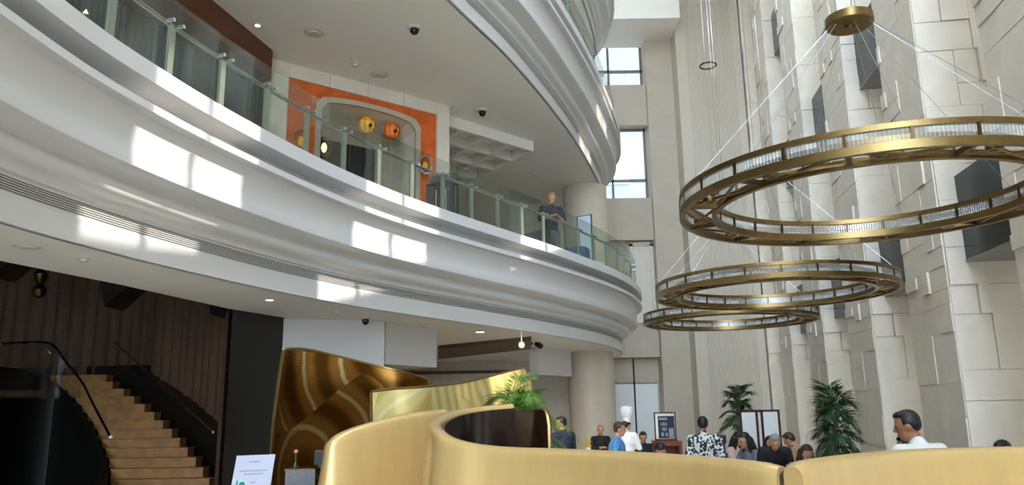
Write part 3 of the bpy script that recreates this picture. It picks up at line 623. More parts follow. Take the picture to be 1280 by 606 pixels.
# ------------------------------------------------------------------ brass sheets
def sheet(name, label, pts, th, m, lean=0., em='brass'):
    """pts: (u, v_top, Y) -> plan + top height, a thick standing sheet"""
    P = [ony(u, v, y) for u, v, y in pts]; S = spline([tuple(p) for p in P], .08); k = len(S); nr = []
    for i, p in enumerate(S):
        tt = S[min(i+1, k-1)]-S[max(i-1, 0)]; nr.append(V((-tt.y, tt.x, 0)).normalized())
    t = thing(name, label, 'sculpture', (S[k//2].x, S[k//2].y, 0)); R = 14; vs = []; fs = []
    for i, p in enumerate(S):
        for j in range(R+1):
            z = p.z*j/R; b = lean*sin(pi*j/R*.9)
            vs.append((p.x+nr[i].x*b, p.y+nr[i].y*b, z))
    fr = MB(); bk_ = [(x+nr[i//(R+1)].x*th, y+nr[i//(R+1)].y*th, z) for i, (x, y, z) in enumerate(vs)]
    q = [(i*(R+1)+j, (i+1)*(R+1)+j, (i+1)*(R+1)+j+1, i*(R+1)+j+1) for i in range(k-1) for j in range(R)]
    fr.add(vs+bk_, q+[tuple(a+len(vs) for a in f)[::-1] for f in q]); fr.build('sheet', m, t)
    ed = MB(); ed.tube([V(vs[i*(R+1)+R])+nr[i]*th/2 for i in range(k)], th*.62, 6); ed.tube([V(vs[j])+nr[0]*th/2 for j in range(R+1)], th*.62, 6); ed.tube([V(vs[(k-1)*(R+1)+j])+nr[-1]*th/2 for j in range(R+1)], th*.62, 6)
    ed.build('rim', em, t); return t
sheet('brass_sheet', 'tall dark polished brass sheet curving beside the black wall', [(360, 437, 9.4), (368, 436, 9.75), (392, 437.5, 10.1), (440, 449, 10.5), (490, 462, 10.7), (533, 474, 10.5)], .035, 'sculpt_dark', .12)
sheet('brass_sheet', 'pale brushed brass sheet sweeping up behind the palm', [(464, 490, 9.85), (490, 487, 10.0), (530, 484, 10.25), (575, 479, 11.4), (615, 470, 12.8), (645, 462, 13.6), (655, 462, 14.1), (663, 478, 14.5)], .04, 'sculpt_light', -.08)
# ------------------------------------------------------------------ curved golden booth walls
def booth(label, pts, th, inner=True, ins='wood_dark', flip=1):
    P = [ony(u, v, y) for u, v, y in pts]; S = spline([tuple(p) for p in P], .07)
    pl = with_normals([V((p.x, p.y)) for p in S]); pl = [(p, n*flip) for p, n in pl]
    t = thing('booth_wall', label, 'booth', (S[len(S)//2].x, S[len(S)//2].y, 0))
    r = th/2
    def outer(i):
        z = S[i].z; return [(-.2, 0), (-.1, z*.5), (0, z-.10), (.006, z-.05), (.022, z-.02), (.045, z-.004), (r, z), (th-.03, z-.006), (th-.008, z-.02), (th, z-.05), (th, 0)]
    MB().sweep(pl, outer).build('shell', 'gold', t, ang=.9)
    if inner:
        MB().sweep(pl, lambda i: [(th+.001, 0), (th+.001, S[i].z-.05), (th+.03, S[i].z-.055), (th+.03, 0)], close=True).build('inner_panel', ins, t)
    return t
BT = [(969, 583.5, 4.86), (952, 579.5, 4.93), (930, 576, 5.06), (860, 569.5, 5.6), (780, 564.5, 6.2), (700, 561, 6.75), (620, 558, 7.15), (570, 550, 7.3), (543, 540, 7.5), (533, 529, 7.95), (541, 520, 8.45), (560, 513, 8.95), (590, 508.5, 9.35), (635, 504.5, 9.6)]
booth('middle golden booth wall curling round a dark wooden interior', BT, .15, flip=-1)
booth('left golden booth wall rising behind the middle one', [(411, 552, 8.92), (405, 552, 8.8), (407.5, 550, 8.72), (415, 546.5, 8.7), (440, 535.5, 8.8), (480, 524, 9.05), (525, 515, 9.4), (560, 511, 9.8)], .15, flip=1)
booth('right golden booth wall in front of the white-shirted man', [(1003, 583.5, 4.74), (1009, 579, 4.77), (1020, 575, 4.85), (1060, 569, 5.15), (1140, 562, 5.7), (1280, 558, 6.1), (1420, 558, 6.2)], .14)
a = ony(638, 513, 9.9); b = ony(683, 512, 9.5); t = thing('booth_back', 'glossy dark brown booth back with rounded corner before the palm', 'booth', (a.x, a.y, 0))
zt3 = a.z; pr = [(0, 0), (0, zt3), (.86, zt3+.005), (.93, zt3-.02), (.97, zt3-.07), (1, zt3-.18), (1, 0)]
mb = MB(); d_ = V((b.x-a.x, b.y-a.y, 0)); nn = V((-d_.y, d_.x, 0)).normalized()*.08
mb.add([(a.x+d_.x*s, a.y+d_.y*s, z) for s, z in pr]+[(a.x+d_.x*s+nn.x, a.y+d_.y*s+nn.y, z) for s, z in pr], [tuple(range(7)), tuple(range(7, 14))[::-1]]+[(i, (i+1) % 7, 7+(i+1) % 7, 7+i) for i in range(7)])
mb.build('back_panel', 'wood_dark', t, smooth=False)
MB().tube([(a.x+d_.x*s+nn.x/2, a.y+d_.y*s+nn.y/2, z) for s, z in pr[2:]], .035, 8).build('edge_trim', 'brass', t)
# ------------------------------------------------------------------ ring chandeliers
R0, R1, H = 1.95, 1.56, .235
def ring_light(label, x, y, z, hubz):
    t = thing('ring_chandelier', label, 'chandelier', (x, y, z), 'ring chandeliers of the atrium'); t['_w'] = 0
    B = lambda mb, n, m, **k: mb.build(n, m, t, org=(0, 0, 0), **k)
    rect = lambda a, b, c, d: [(a, c), (b, c), (b, d), (a, d)]
    n = 128
    B(MB().lathe(rect(R0-.05, R0, H-.05, H), n=n, close=True), 'outer_top_band', 'brass'); B(MB().lathe(rect(R0-.05, R0+.005, 0, .075), n=n, close=True), 'outer_bottom_band', 'brass')
    B(MB().lathe(rect(R1, R1+.05, H-.05, H), n=n, close=True), 'inner_top_band', 'brass'); B(MB().lathe(rect(R1-.005, R1+.05, 0, .075), n=n, close=True), 'inner_bottom_band', 'brass')
    P = 24; nf = 14; q = 4
    for rad, nm in ((R0-.022, 'outer_glass_panel'), (R1+.022, 'inner_glass_panel')):
        for k in range(P):
            a0 = 2*pi*(k+.03)/P; a1 = 2*pi*(k+.97)/P; vs = []; fs = []; m = nf*q
            for i in range(m+1):
                a = a0+(a1-a0)*i/m; r = rad+.012*abs(sin(pi*i/q)); vs += [(r*cos(a), r*sin(a), .072), (r*cos(a), r*sin(a), H-.048)]
                if i: b = 2*i; fs.append((b-2, b, b+1, b-1))
            B(MB().add(vs, fs), nm, 'rodglass', ang=1.2)
    for k in range(P):
        a = 2*pi*k/P; d = V((cos(a), sin(a), 0)); s = V((-sin(a), cos(a), 0)); mb = MB()
        if k % 2 == 0:
            mb.frame_box(d*(R1+.02)-s*.02+V((0, 0, .012)), d*(R0-R1-.04), s*.04, V((0, 0, .05)))
        if mb.v: B(mb, 'strut', 'brass_dark', smooth=False)
        for rr in (R0-.012, R1-.004): B(MB().frame_box(d*rr-s*.012+V((0, 0, .07)), d*.016, s*.024, V((0, 0, H-.115))), 'upright', 'brass_dark', smooth=False)
        if k % 2 == 0:
            mb = MB(); a2 = 2*pi*(k+2)/P
            p = lambda r, aa: V((r*cos(aa), r*sin(aa), .035))
            for r_a, r_b in ((R1+.03, R0-.03), (R0-.03, R1+.03)): mb.tube([p(r_a, a), p(r_b, a2)], .017, 6)
            mb.lathe(rect(.035, .07, .015, .055), p((R0+R1)/2, a+pi/P*1)*1-V((0, 0, .035)), 14, True)
            B(mb, 'cross_brace', 'brass')
    hz = hubz-z
    B(MB().lathe([(0, hz), (.235, hz), (.25, hz+.012), (.25, hz+.1), (.235, hz+.11), (0, hz+.11)], n=48), 'hub_disc', 'brass')
    B(MB().lathe([(0, hz-.03), (.05, hz-.03), (.05, hz)], n=20), 'hub_boss', 'brass')
    for k in range(9):
        a = 2*pi*(k+.35)/9
        B(MB().tube([(.2*cos(a), .2*sin(a), hz+.01), ((R0-.03)*cos(a), (R0-.03)*sin(a), H)], .0026, 5), 'suspension_wire', 'chrome')
    for k in range(3):
        a = 2*pi*(k+.2)/3
        B(MB().tube([(.12*cos(a), .12*sin(a), hz+.1), (.12*cos(a), .12*sin(a), 18-z)], .006, 5), 'ceiling_wire', 'chrome')
    return t
ring_light('nearest and largest brass ring chandelier, cut by the right edge of the photo', 3.75, 7.76, 3.96, 6.02)
ring_light('middle brass ring chandelier with fluted glass bands', 4.38, 12.8, 3.76, 5.9)
ring_light('farthest and smallest brass ring chandelier beside the white cornice', 4.98, 17.7, 3.84, 5.95)
p = ony(885, 82, 23.5); t = thing('hoop_fixture', 'thin dark hoop hanging in front of the fluted pier', 'hoop', p)
MB().tube([(p.x+.26*cos(2*pi*k/28), p.y+.26*sin(2*pi*k/28), p.z) for k in range(29)], .03, 8, cap=False).build('hoop', 'brass_dark', t)
for k in range(3): MB().tube([(p.x+.26*cos(2.1*k), p.y+.26*sin(2.1*k), p.z), (p.x, p.y, 18)], .0015, 5).build('suspension_wire', 'chrome', t)
# ------------------------------------------------------------------ palms
def palm(label, x, y, z0, z1, L0, spread, nfr, m, seed, stems=1, droop=.5, width=.035, leafl=.4):
    """fronds spring from each stem between heights z0 and z1"""
    rnd = random.Random(seed); t = thing('potted_palm', label, 'palm', (x, y, 0))
    MB().lathe([(0, 0), (.2, 0), (.26, .45), (.28, .5), (.24, .5), (.22, .44), (0, .44)], (x, y, 0), 20).build('pot', 'pot', t)
    tops = []
    for k in range(stems):
        a = k*2.1+.3; p = [V((x+.04*cos(a), y+.04*sin(a), .4)), V((x+.08*cos(a), y+.08*sin(a), z0)), V((x+.12*cos(a), y+.12*sin(a), z1))]
        MB().tube(spline([tuple(q) for q in p], .15), .026, 6).build('stem', 'bark', t); tops.append(p)
    for k in range(nfr):
        a = k*2.39996+rnd.random()*.5; tp = tops[k % stems]; f = (k+.5)/nfr; base = tp[1].lerp(tp[2], f)
        L = L0*(.8+.4*rnd.random()); up = .35+.75*f*(.6+.6*rnd.random()); out = spread*(1.25-.7*f)*(.75+.4*rnd.random()); d = V((cos(a), sin(a), 0)); mb = MB(); rach = []
        for i in range(13):
            s = i/12; rach.append(base+d*out*(s+.15*s*s)+V((0, 0, L*(up*s-droop*s*s))))
        mb.tube(rach, [.007*(1-.7*i/12) for i in range(13)], 5)
        for i in range(2, 13):
            t_ = (rach[min(i+1, 12)]-rach[i-1]).normalized(); side = t_.cross(V((0, 0, 1))).normalized()
            for j in (0, .33, .66):
                q = rach[i-1].lerp(rach[i], j); s = (i-1+j)/12; ll = L0*leafl*sin(pi*min(1, .2+s*.72))*(.8+.4*rnd.random())
                for sg in (-1, 1):
                    e = q+(side*sg*.7+t_*.75+V((0, 0, -.1-.35*rnd.random()))).normalized()*ll; mid = q.lerp(e, .45)+V((0, 0, ll*.06)); w = (t_-side*sg*.3).normalized()*width*.5
                    mb.add([q, mid+w, e, mid-w], [(0, 1, 2, 3)])
        mb.build('frond', m, t, ang=.3)
    return t
p = ony(646, 520, 10.8); palm('bright green palm between the pale brass sheet and the column', p.x, p.y, 1.45, 2.0, 1.0, .62, 38, 'leaf', 3, 3, .8, .015, .36)
p = ony(921, 540, 17.5); palm('slim dark palm left of the folding screen', p.x, p.y, 1.5, 2.15, .62, .36, 22, 'leaf_dark', 8, 1, .75, .022, .5)
p = ony(1038, 540, 11.2); palm('dense dark palm against the third stone pillar', p.x, p.y, 1.2, 2.0, .6, .3, 34, 'leaf_dark', 12, 1, .8, .018, .5)
# ------------------------------------------------------------------ people
def person(label, x, y, z, head, H=1.75, pose='stand', lean=0., nod=0., turn=0., skin='skin', hair=('hair', 'short'), top='black', bottom='black', arms='down', fat=1., extra=None, patt=None):
    """head: compass heading in degrees of the chest (0 = +y, away from the viewer; 90 = -x)"""
    t = thing('person', label, 'person', (x, y, z), rz=radians(head)); t['_w'] = 0
    s = H/1.75; hipz = .93 if pose == 'stand' else .52
    R = Matrix.Rotation(-lean, 3, 'X'); hip = V((0, 0, hipz))
    def T(px, py, pz): return hip+R @ V((px, py, pz))      # torso space, measured from the hips
    sh = [T(-.19, 0, .5), T(.19, 0, .5)]; neck0, neck1 = T(0, -.005, .52), T(0, .02, .62)
    RH = Matrix.Rotation(radians(turn), 3, 'Z') @ Matrix.Rotation(-lean*.55-nod, 3, 'X')
    hc = neck1+RH @ V((0, .025, .095)); Hd = lambda a, b, c: hc+RH @ V((a, b, c))
    legs = []
    for sx in (-1, 1):
        if pose == 'stand': legs.append([V((sx*.09, 0, .9)), V((sx*.1, .02, .5)), V((sx*.11, -.02, .09)), V((sx*.13, .14, .035))])
        else: legs.append([V((sx*.1, 0, .52)), V((sx*.13, .42, .5)), V((sx*.13, .4, .09)), V((sx*.14, .56, .035))])
    arm = []
    for i, sx in enumerate((-1, 1)):
        S = sh[i]; mode = arms if isinstance(arms, str) else arms[i]
        if mode == 'down': el = S+V((sx*.07, -.03, -.28)); wr = el+V((0, .07, -.25))
        elif mode == 'table': el = S+R @ V((sx*.06, .14, -.24)); wr = el+V((-sx*.1, .2, -.02))
        elif mode == 'fold': el = S+V((sx*.08, .06, -.26)); wr = el+V((-sx*.2, .16, .04))
        else: el = S+V((sx*.1, .1, -.25)); wr = el+V((-sx*.04, .2, .12))
        arm.append((S, el, wr))
    def torso(mb, e=0.):
        mb.ell(T(0, 0, .02), (.155*fat+e, .115*fat+e, .13+e), 16, 10, R); mb.ell(T(0, .01, .2), (.145*fat+e, .11*fat+e, .19+e), 16, 10, R); mb.ell(T(0, .0, .38), (.17*fat**.5+e, .115*fat**.5+e, .19+e), 16, 10, R)
        mb.capsule(T(-.15, -.01, .49), .065+e, T(.15, -.01, .49), .065+e); mb.capsule(T(0, -.01, .5), .075+e, T(0, 0, .545), .06+e)
    def limb(mb, P, rs, e=0.):
        for a, b, ra, rb in zip(P, P[1:], rs, rs[1:]): mb.capsule(a, ra+e, b, rb+e)
    body = MB(); torso(body); body.capsule(neck0, .058, neck1, .052)
    for l in legs: limb(body, l, (.088, .06, .042, .035))
    for i, a in enumerate(arm):
        limb(body, a, (.053, .042, .03)); w = a[2]; d = (a[2]-a[1]).normalized(); sd = d.cross(V((0, 0, 1))); sd = sd.normalized() if sd.length > .1 else V((1, 0, 0)); up = sd.cross(d); sx = (-1, 1)[i]
        body.capsule(w+d*.03, .03, w+d*.085, .034)
        for k, (o, ln) in enumerate(((-.027, .062), (-.009, .072), (.009, .068), (.027, .052))):
            q = w+d*.09+sd*o; m_ = q+d*ln*.55-up*.008; body.capsule(q, .0105, m_, .01, 8); body.capsule(m_, .01, m_+d*ln*.4-up*.025, .009, 8)
        q = w+d*.04-sd*sx*.03; body.capsule(q, .013, q+d*.045-sd*sx*.03-up*.01, .011, 8)
    body.ell(Hd(0, 0, .02), (.076, .095, .1), 18, 12, RH); body.ell(Hd(0, .022, -.045), (.058, .068, .075), 14, 10, RH); body.ell(Hd(0, .06, -.085), (.03, .025, .025), 10, 8, RH)
    body.capsule(Hd(0, .094, .012), .010, Hd(0, .108, -.022), .015, 8); body.capsule(Hd(-.035, .083, .028), .012, Hd(.035, .083, .028), .012, 8)
    for sx in (-1, 1): body.ell(Hd(sx*.077, -.005, -.005), (.012, .022, .034), 8, 8, RH)
    def solid(mb, name, m, par, vox):
        me = mb.mesh(name); o = bpy.data.objects.new(name, me); C.objects.link(o); md = o.modifiers.new('r', 'REMESH'); md.mode = 'VOXEL'; md.voxel_size = vox; md.use_smooth_shade = True
        sm = o.modifiers.new('s', 'SMOOTH'); sm.factor = .5; sm.iterations = 3
        dg = bpy.context.evaluated_depsgraph_get(); me2 = bpy.data.meshes.new_from_object(o.evaluated_get(dg)); o.modifiers.clear(); o.data = me2; bpy.data.meshes.remove(me)
        me2.materials.clear(); me2.materials.append(M[m] if isinstance(m, str) else m); o.parent = par; o.scale = (1, 1, 1); return o
    bo = solid(body, 'body', skin, t, .0125)
    sh_ = MB(); torso(sh_, .014)
    for a in arm:
        e = a[1].lerp(a[2], .75 if top in ('white_shirt', 'black_top', 'chef') else .1); limb(sh_, [a[0], a[1], e], (.06, .048, .042), .012)
    sh_.capsule(T(0, -.012, .52), .07, T(0, -.002, .565), .068)
    solid(sh_, 'shirt', patt or M.get(top, top), t, .015)
    tr = MB(); tr.ell(T(0, 0, -.01), (.168*fat, .128*fat, .13), 16, 10)
    for l in legs: limb(tr, l[:3], (.1, .075, .065))
    solid(tr, 'trousers', bottom, t, .018)
    for l in legs:
        MB().ell(l[3]+V((0, -.05, .015)), (.05, .14, .05), 12, 8).build('shoe', 'black_gloss', t, org=(0, 0, 0))
    # eyes, mouth
    ey = MB()
    for sx in (-1, 1): ey.ell(Hd(sx*.031, .086, .008), (.012, .008, .006), 8, 6, RH)
    ey.build('eyes', 'black', bo, org=(0, 0, 0)); MB().ell(Hd(0, .091, -.058), (.022, .008, .006), 8, 6, RH).build('mouth', 'redlip', bo, org=(0, 0, 0))
    hm, style = hair; hb = MB()
    if style != 'bald':
        hb.ell(Hd(0, -.014, .043), (.087, .1, .093), 18, 12, RH); hb.ell(Hd(0, -.05, .012), (.077, .062, .07), 14, 10, RH)
        if style == 'short': hb.ell(Hd(0, .03, .095), (.06, .06, .035), 12, 8, RH)
        if style == 'bun': hb.ell(Hd(0, -.115, .03), (.045, .04, .045), 12, 8, RH)
        if style == 'long':
            for o in (-.055, 0, .055): hb.capsule(Hd(o, -.07, 0), .05, T(o*1.5, -.12, .3), .045)
            for sx in (-1, 1): hb.capsule(Hd(sx*.075, 0, 0), .03, T(sx*.1, .02, .42), .03)
        ho = solid(hb, 'hair', hm, t, .012)
        # keep the face clear of hair
        me = ho.data; inv = RH.inverted()
        for v in me.vertices:
            q = inv @ (v.co-hc)
            if style == 'long' and q.z < -.12: continue
            if q.y > .03 and q.z < .075 and abs(q.x) < .09:
                q.y = min(q.y, .03-(.075-q.z)*.25); v.co = hc+RH @ q
    if s != 1: t.scale = (s, s, s)
    if extra: extra(t, hc, RH, T, arm)
    return t
M['redlip'] = mat('lip', '#8d4a40', .5)
M['denim'] = mat('blue_shirt', '#4f86bd', .75, var=.35, vscale=22)
M['white_shirt'] = mat('white_shirt', '#dcdcd2', .75, bump=.3, bscale=9); M['black_top'] = mat('black_top', '#17161a', .8); M['navytop'] = mat('navy_top', '#1b2233', .8); M['chef'] = mat('chef_white', '#e9eaec', .8)
M['beige_top'] = mat('beige_top', '#a58c66', .8); M['pink_top'] = mat('pink_top', '#d7b3ab', .8); M['grey_top'] = mat('grey_top', '#6a6f7a', .8)
def pattern_shirt():
    m = mat('leaf_pattern_shirt', '#dcdcd8', .8); nt = m.node_tree; L = nt.links; b = nt.nodes['Principled BSDF']
    tc = nt.nodes.new('ShaderNodeTexCoord'); n = nt.nodes.new('ShaderNodeTexVoronoi'); n.inputs['Scale'].default_value = 17; n.feature = 'DISTANCE_TO_EDGE'
    nz = nt.nodes.new('ShaderNodeTexNoise'); nz.inputs['Scale'].default_value = 25
    L.new(tc.outputs['Object'], nz.inputs['Vector']); r = nt.nodes.new('ShaderNodeValToRGB'); r.color_ramp.interpolation = 'CONSTANT'
    r.color_ramp.elements[0].color = lin('#1c1d20'); r.color_ramp.elements[1].color = lin('#d8d8d4'); r.color_ramp.elements[1].position = .5
    L.new(nz.outputs['Fac'], r.inputs[0]); L.new(r.outputs[0], b.inputs['Base Color']); return m
def chef_hat(t, hc, RH, T, arm):
    mb = MB(); mb.lathe([(.0, 0), (.085, 0), (.09, .1), (.12, .14), (.15, .22), (.14, .3), (.08, .34), (0, .35)], (0, 0, 0), 24)
    mb.v = [tuple(hc+RH @ (V(v)+V((0, -.015, .06)))) for v in mb.v]; mb.build('chef_hat', 'linen', t, org=(0, 0, 0))
def wpos(u, v, y): return ony(u, v, y)
def stand_at(u, v, y, z0=0): p = ony(u, v, y); return p.x, y, p.z-z0
# (pixel column, head-top row, distance) give the place; height follows from the ground
x, y, h = stand_at(1153, 516, 6.9); person('man in white shirt seen from behind, turning left, behind the right golden wall', x, y, 0, 14, h*1.01, 'stand', .16, .1, 48, 'skin2', ('hair', 'short'), 'white_shirt', 'grey_top', 'table', 1.4)
x, y, h = stand_at(878, 522, 12.8); person('man in black and white leaf print shirt seen from behind', x, y, 0, -8, h, 'stand', .0, .0, -10, 'skin2', ('hair', 'short'), 'pattern', 'black', 'down', 1.15, None, pattern_shirt())
x, y, h = stand_at(769, 528.5, 13.2); person('man in blue patterned shirt walking right beside the chef', x, y, 0, -98, h, 'stand', .03, .05, 0, 'skin', ('hair_brown', 'short'), 'denim', 'navytop', 'down', 1.4)
x, y, h = stand_at(781, 508, 16.6); person('chef in white jacket and tall white hat', x, y, 0, -30, (h-.28)/1.0, 'stand', .0, .1, -20, 'skin', ('hair', 'short'), 'chef', 'chef', 'fold', 1.1, chef_hat)
x, y, h = stand_at(704, 522, 15); person('man in navy top by the column with head turned left', x, y, 0, 35, h, 'stand', .0, .05, 55, 'skin', ('hair', 'short'), 'navytop', 'black', 'fold')
x, y, h = stand_at(750, 532, 18.2); person('woman in black top with pulled back fair hair before the column', x, y, 0, 190, h, 'stand', .0, .0, -10, 'skin', ('hair_blond', 'bun'), 'black_top', 'black', 'fold', .9)
x, y, h = stand_at(688, 243, 15.8, 4.7); person('person standing at the mezzanine balustrade in front of the upper column', x, y, 4.7, 200, h, 'stand', .0, .1, 10, 'skin', ('hair_blond', 'short'), 'navytop', 'grey_top', 'fold')
SEAT = []
def sit_at(label, u, v, y, head, **k):
    p = ony(u, v, y); lean = k.get('lean', 0); base = p.z; x = p.x
    hgt = .52+(.76)*cos(lean); z = 0; s = k.pop('s', max(.8, min(1.12, base/hgt))); kk = dict(k); 
    t = person(label, x, y, 0, head, 1.75*s, 'sit', **kk); SEAT.append((x, y, head, s)); return t
sit_at('man in black sitting low in front of the frosted doors', 803, 543, 18.6, 175, lean=.15, nod=.2, hair=('hair', 'short'), top='black_top', arms='table', fat=1.2)
sit_at('dark-haired guest bent low under the poster', 825, 556, 13.2, 170, lean=.25, nod=.5, hair=('hair', 'short'), top='black_top', arms='table')
sit_at('long-haired woman in pale pink top beside the green box', 914, 544, 15.5, 230, lean=.1, nod=.25, hair=('hair', 'long'), top='pink_top', arms='table', fat=.9)
sit_at('long-haired woman in grey top left of the folding screen edge', 940, 545, 14.0, 110, lean=.12, nod=.25, hair=('hair', 'long'), top='grey_top', arms='table', fat=.9)
sit_at('dark-haired woman behind the leaning grey-haired man', 960, 550, 14.9, 185, lean=.05, nod=.1, hair=('hair', 'long'), top='chef', arms='table', fat=.9)
x, y, h = stand_at(973, 548, 12.4); person('grey-haired man in black leaning far forward over a table', x, y+.35, 0, 168, 1.72, 'stand', .78, .1, 0, 'skin', ('hair_grey', 'short'), 'black_top', 'black', 'table', 1.2)
sit_at('person in beige top hunched beside the dense palm', 1008, 545, 15.1, 50, lean=.35, nod=.3, hair=('hair_brown', 'short'), top='beige_top', arms='table', fat=1.15)
sit_at('brown-haired woman just above the right golden wall edge', 1000, 560, 12.1, 185, lean=.2, nod=.35, hair=('hair_brown', 'long'), top='grey_top', arms='table', fat=.9)
sit_at('dark-haired guest whose head shows left of the white-shirted man', 1141, 550, 11.0, 60, lean=.05, nod=.1, skin='skin2', hair=('hair', 'short'), top='black_top', arms='table')
sit_at('guest of whom only the dark hair shows at far right', 1261, 555, 9.6, 120, lean=.1, nod=.2, hair=('hair', 'short'), top='grey_top', arms='table')
# ------------------------------------------------------------------ chairs and tables
def chair(label, x, y, rz, sh=.45, back=.9):
    t = thing('dining_chair', label, 'chair', (x, y, 0), 'restaurant chairs behind the golden walls', rz); t['_w'] = 0
    k = dict(org=(0, 0, 0))
    MB().box(-.23, .23, -.22, .22, sh-.1, sh-.03).build('seat', 'black', t, smooth=False, **k)
    n = 10; mb = MB()
    vs = [(.42*sin(-.8+1.6*i/n), -.44*cos(-.8+1.6*i/n), z) for i in range(n+1) for z in (sh+.05, back)]
    vs2 = [(x_*.92, y_*.92, z) for x_, y_, z in vs]; q = [(2*i, 2*i+2, 2*i+3, 2*i+1) for i in range(n)]; m = len(vs)
    mb.add(vs+vs2, q+[tuple(a+m for a in f)[::-1] for f in q]+[(2*i+1, 2*i+3, m+2*i+3, m+2*i+1) for i in range(n)]+[(2*i, m+2*i, m+2*i+2, 2*i+2) for i in range(n)]+[(0, 1, m+1, m), (2*n, m+2*n, m+2*n+1, 2*n+1)]); mb.build('backrest', 'black', t, **k)
    for sx in (-1, 1):
        for sy in (-1, 1): MB().tube([(sx*.19, sy*.18, sh-.06), (sx*.21, sy*.2, 0)], .016, 8).build('leg', 'brass_dark', t, **k)
    return t
for i, (x, y, hd, s) in enumerate(SEAT):
    a = radians(hd); x += sin(a)*.06; y -= cos(a)*.06; lab = ['frosted doors man', 'guest under the poster', 'pink top woman', 'grey top woman', 'woman behind the grey-haired man', 'beige top person', 'brown-haired woman', 'guest left of the white-shirted man', 'guest at far right'][i]
    chair('black tub dining chair under the %s' % lab, x, y, a, .41*s, .76)
def table(label, x, y, r=.42, cloth=False):
    t = thing('dining_table', label, 'table', (x, y, 0), 'restaurant tables behind the golden walls')
    MB().lathe([(0, .72), (r, .72), (r+.01, .735), (r, .75), (0, .75)], (x, y, 0), 32).build('tabletop', 'linen' if cloth else 'redwood', t)
    MB().lathe([(0, 0), (.24, 0), (.24, .02), (.04, .05), (.035, .72), (0, .72)], (x, y, 0), 20).build('pedestal', 'brass_dark', t)
    return (x, y)
TB = [table('round table in front of the man at the frosted doors', SEAT[0][0]-.4, SEAT[0][1]-1.05), table('round table between the long-haired women', (SEAT[2][0]+SEAT[3][0])/2-.45, 13.25), table('white clothed table under the leaning grey-haired man', 3.12, 11.2, .5, True), table('white clothed table beside the dense palm', SEAT[5][0]+.15, 13.6, .4, True)]
def tableware(kind, label, x, y, z, prof, m, cat=None, group=None, n=16):
    t = tag(MB().lathe(prof, (x, y, z), n).build(kind, m, None, org=(x, y, z)), label, cat or kind.replace('_', ' '), group); return t
wine = [(0, 0), (.035, 0), (.035, .004), (.005, .01), (.005, .09), (.03, .12), (.036, .16), (.03, .2), (.028, .2), (.033, .16), (.0, .1)]
plate = [(0, 0), (.08, 0), (.13, .018), (.13, .022), (.075, .008), (0, .008)]
bottle = [(0, 0), (.035, 0), (.036, .17), (.014, .22), (.014, .29), (0, .29)]
wk = ['left', 'front', 'right', 'rear']
for ti, (x, y) in enumerate(TB):
    nm = ['at the frosted doors', 'of the long-haired women', 'under the grey-haired man', 'beside the dense palm'][ti]
    for j in range(3):
        a = j*2.1+ti; tableware('plate', 'white plate on the table %s, %s side' % (nm, wk[j]), x+.25*cos(a), y+.25*sin(a), .75, plate, 'linen', group='plates on the restaurant tables')
        a += .9; tableware('wine_glass', 'clear wine glass on the table %s, %s side' % (nm, wk[j]), x+.3*cos(a), y+.3*sin(a), .75, wine, 'clearglass', 'glass', 'glasses on the restaurant tables')
    tableware('bottle', 'dark bottle in the middle of the table %s' % nm, x, y, .75, bottle, 'black_gloss', group='bottles on the restaurant tables')
# tall clutter in the gap between the golden walls: service table with glasses
t = thing('service_table', 'small service table crowded with glasses in the gap between golden walls', 'table', (ony(977, 590, 7.0).x, 7.0, 0)); x, y = t.location.x, 7.0
MB().box(x-.3, x+.3, y-.25, y+.25, 1.0, 1.04).build('tabletop', 'black', t, smooth=False)
for sx in (-.26, .26):
    for sy in (-.21, .21): MB().box(x+sx-.02, x+sx+.02, y+sy-.02, y+sy+.02, 0, 1.0).build('leg', 'brass_dark', t, smooth=False)
for j, (dx, dy, m) in enumerate(((-.12, -.1, 'clearglass'), (0, .08, 'linen'), (.08, -.12, 'black_gloss'), (-.17, .15, 'clearglass'), (.14, .1, 'linen'), (.0, -.15, 'linen'))):
    tableware('tumbler' if m != 'black_gloss' else 'bottle', ['clear glass at the left of the service table', 'white cup at the back of the service table', 'dark bottle on the service table between the golden walls', 'clear glass behind the white cup on the service table', 'white cup at the right of the service table', 'white cup at the front of the service table'][j], x+dx, y+dy, 1.04,
              bottle if m == 'black_gloss' else [(0, 0), (.035, 0), (.042, .12), (.038, .12), (.03, .01), (0, .01)], m, 'bottle' if m == 'black_gloss' else 'cup')
# folding screen
a = ony(927, 545, 16.2); b = ony(975, 545, 15.9); zt4 = ony(950, 512, 16).z
t = thing('folding_screen', 'pale folding screen with thin dark wooden uprights', 'screen', ((a.x+b.x)/2, 16, 0)); d_ = V((b.x-a.x, b.y-a.y, 0))
fr = [0, .40, .58, 1.0]; yo = [0, -.12, .04, -.06]
for i in range(3):
    p0 = a+d_*fr[i]; p1 = a+d_*fr[i+1]; q0 = V((p0.x, p0.y+yo[i])); q1 = V((p1.x, p1.y+yo[i+1])); dd_ = (q1-q0).normalized()*.035
    pa = MB().wallbox(q0+dd_, q1-dd_, .03, .08, zt4-.05).build('panel', 'frost', t, smooth=False)
    MB().wallbox(q0, q0+dd_, .045, 0, zt4).build('upright', 'darkred', t, smooth=False); MB().wallbox(q1-dd_, q1, .045, 0, zt4).build('upright', 'darkred', t, smooth=False)
    r = MB(); r.wallbox(q0, q1, .04, zt4-.04, zt4); r.wallbox(q0, q1, .04, .04, .1); r.build('rail', 'darkred', t, smooth=False)
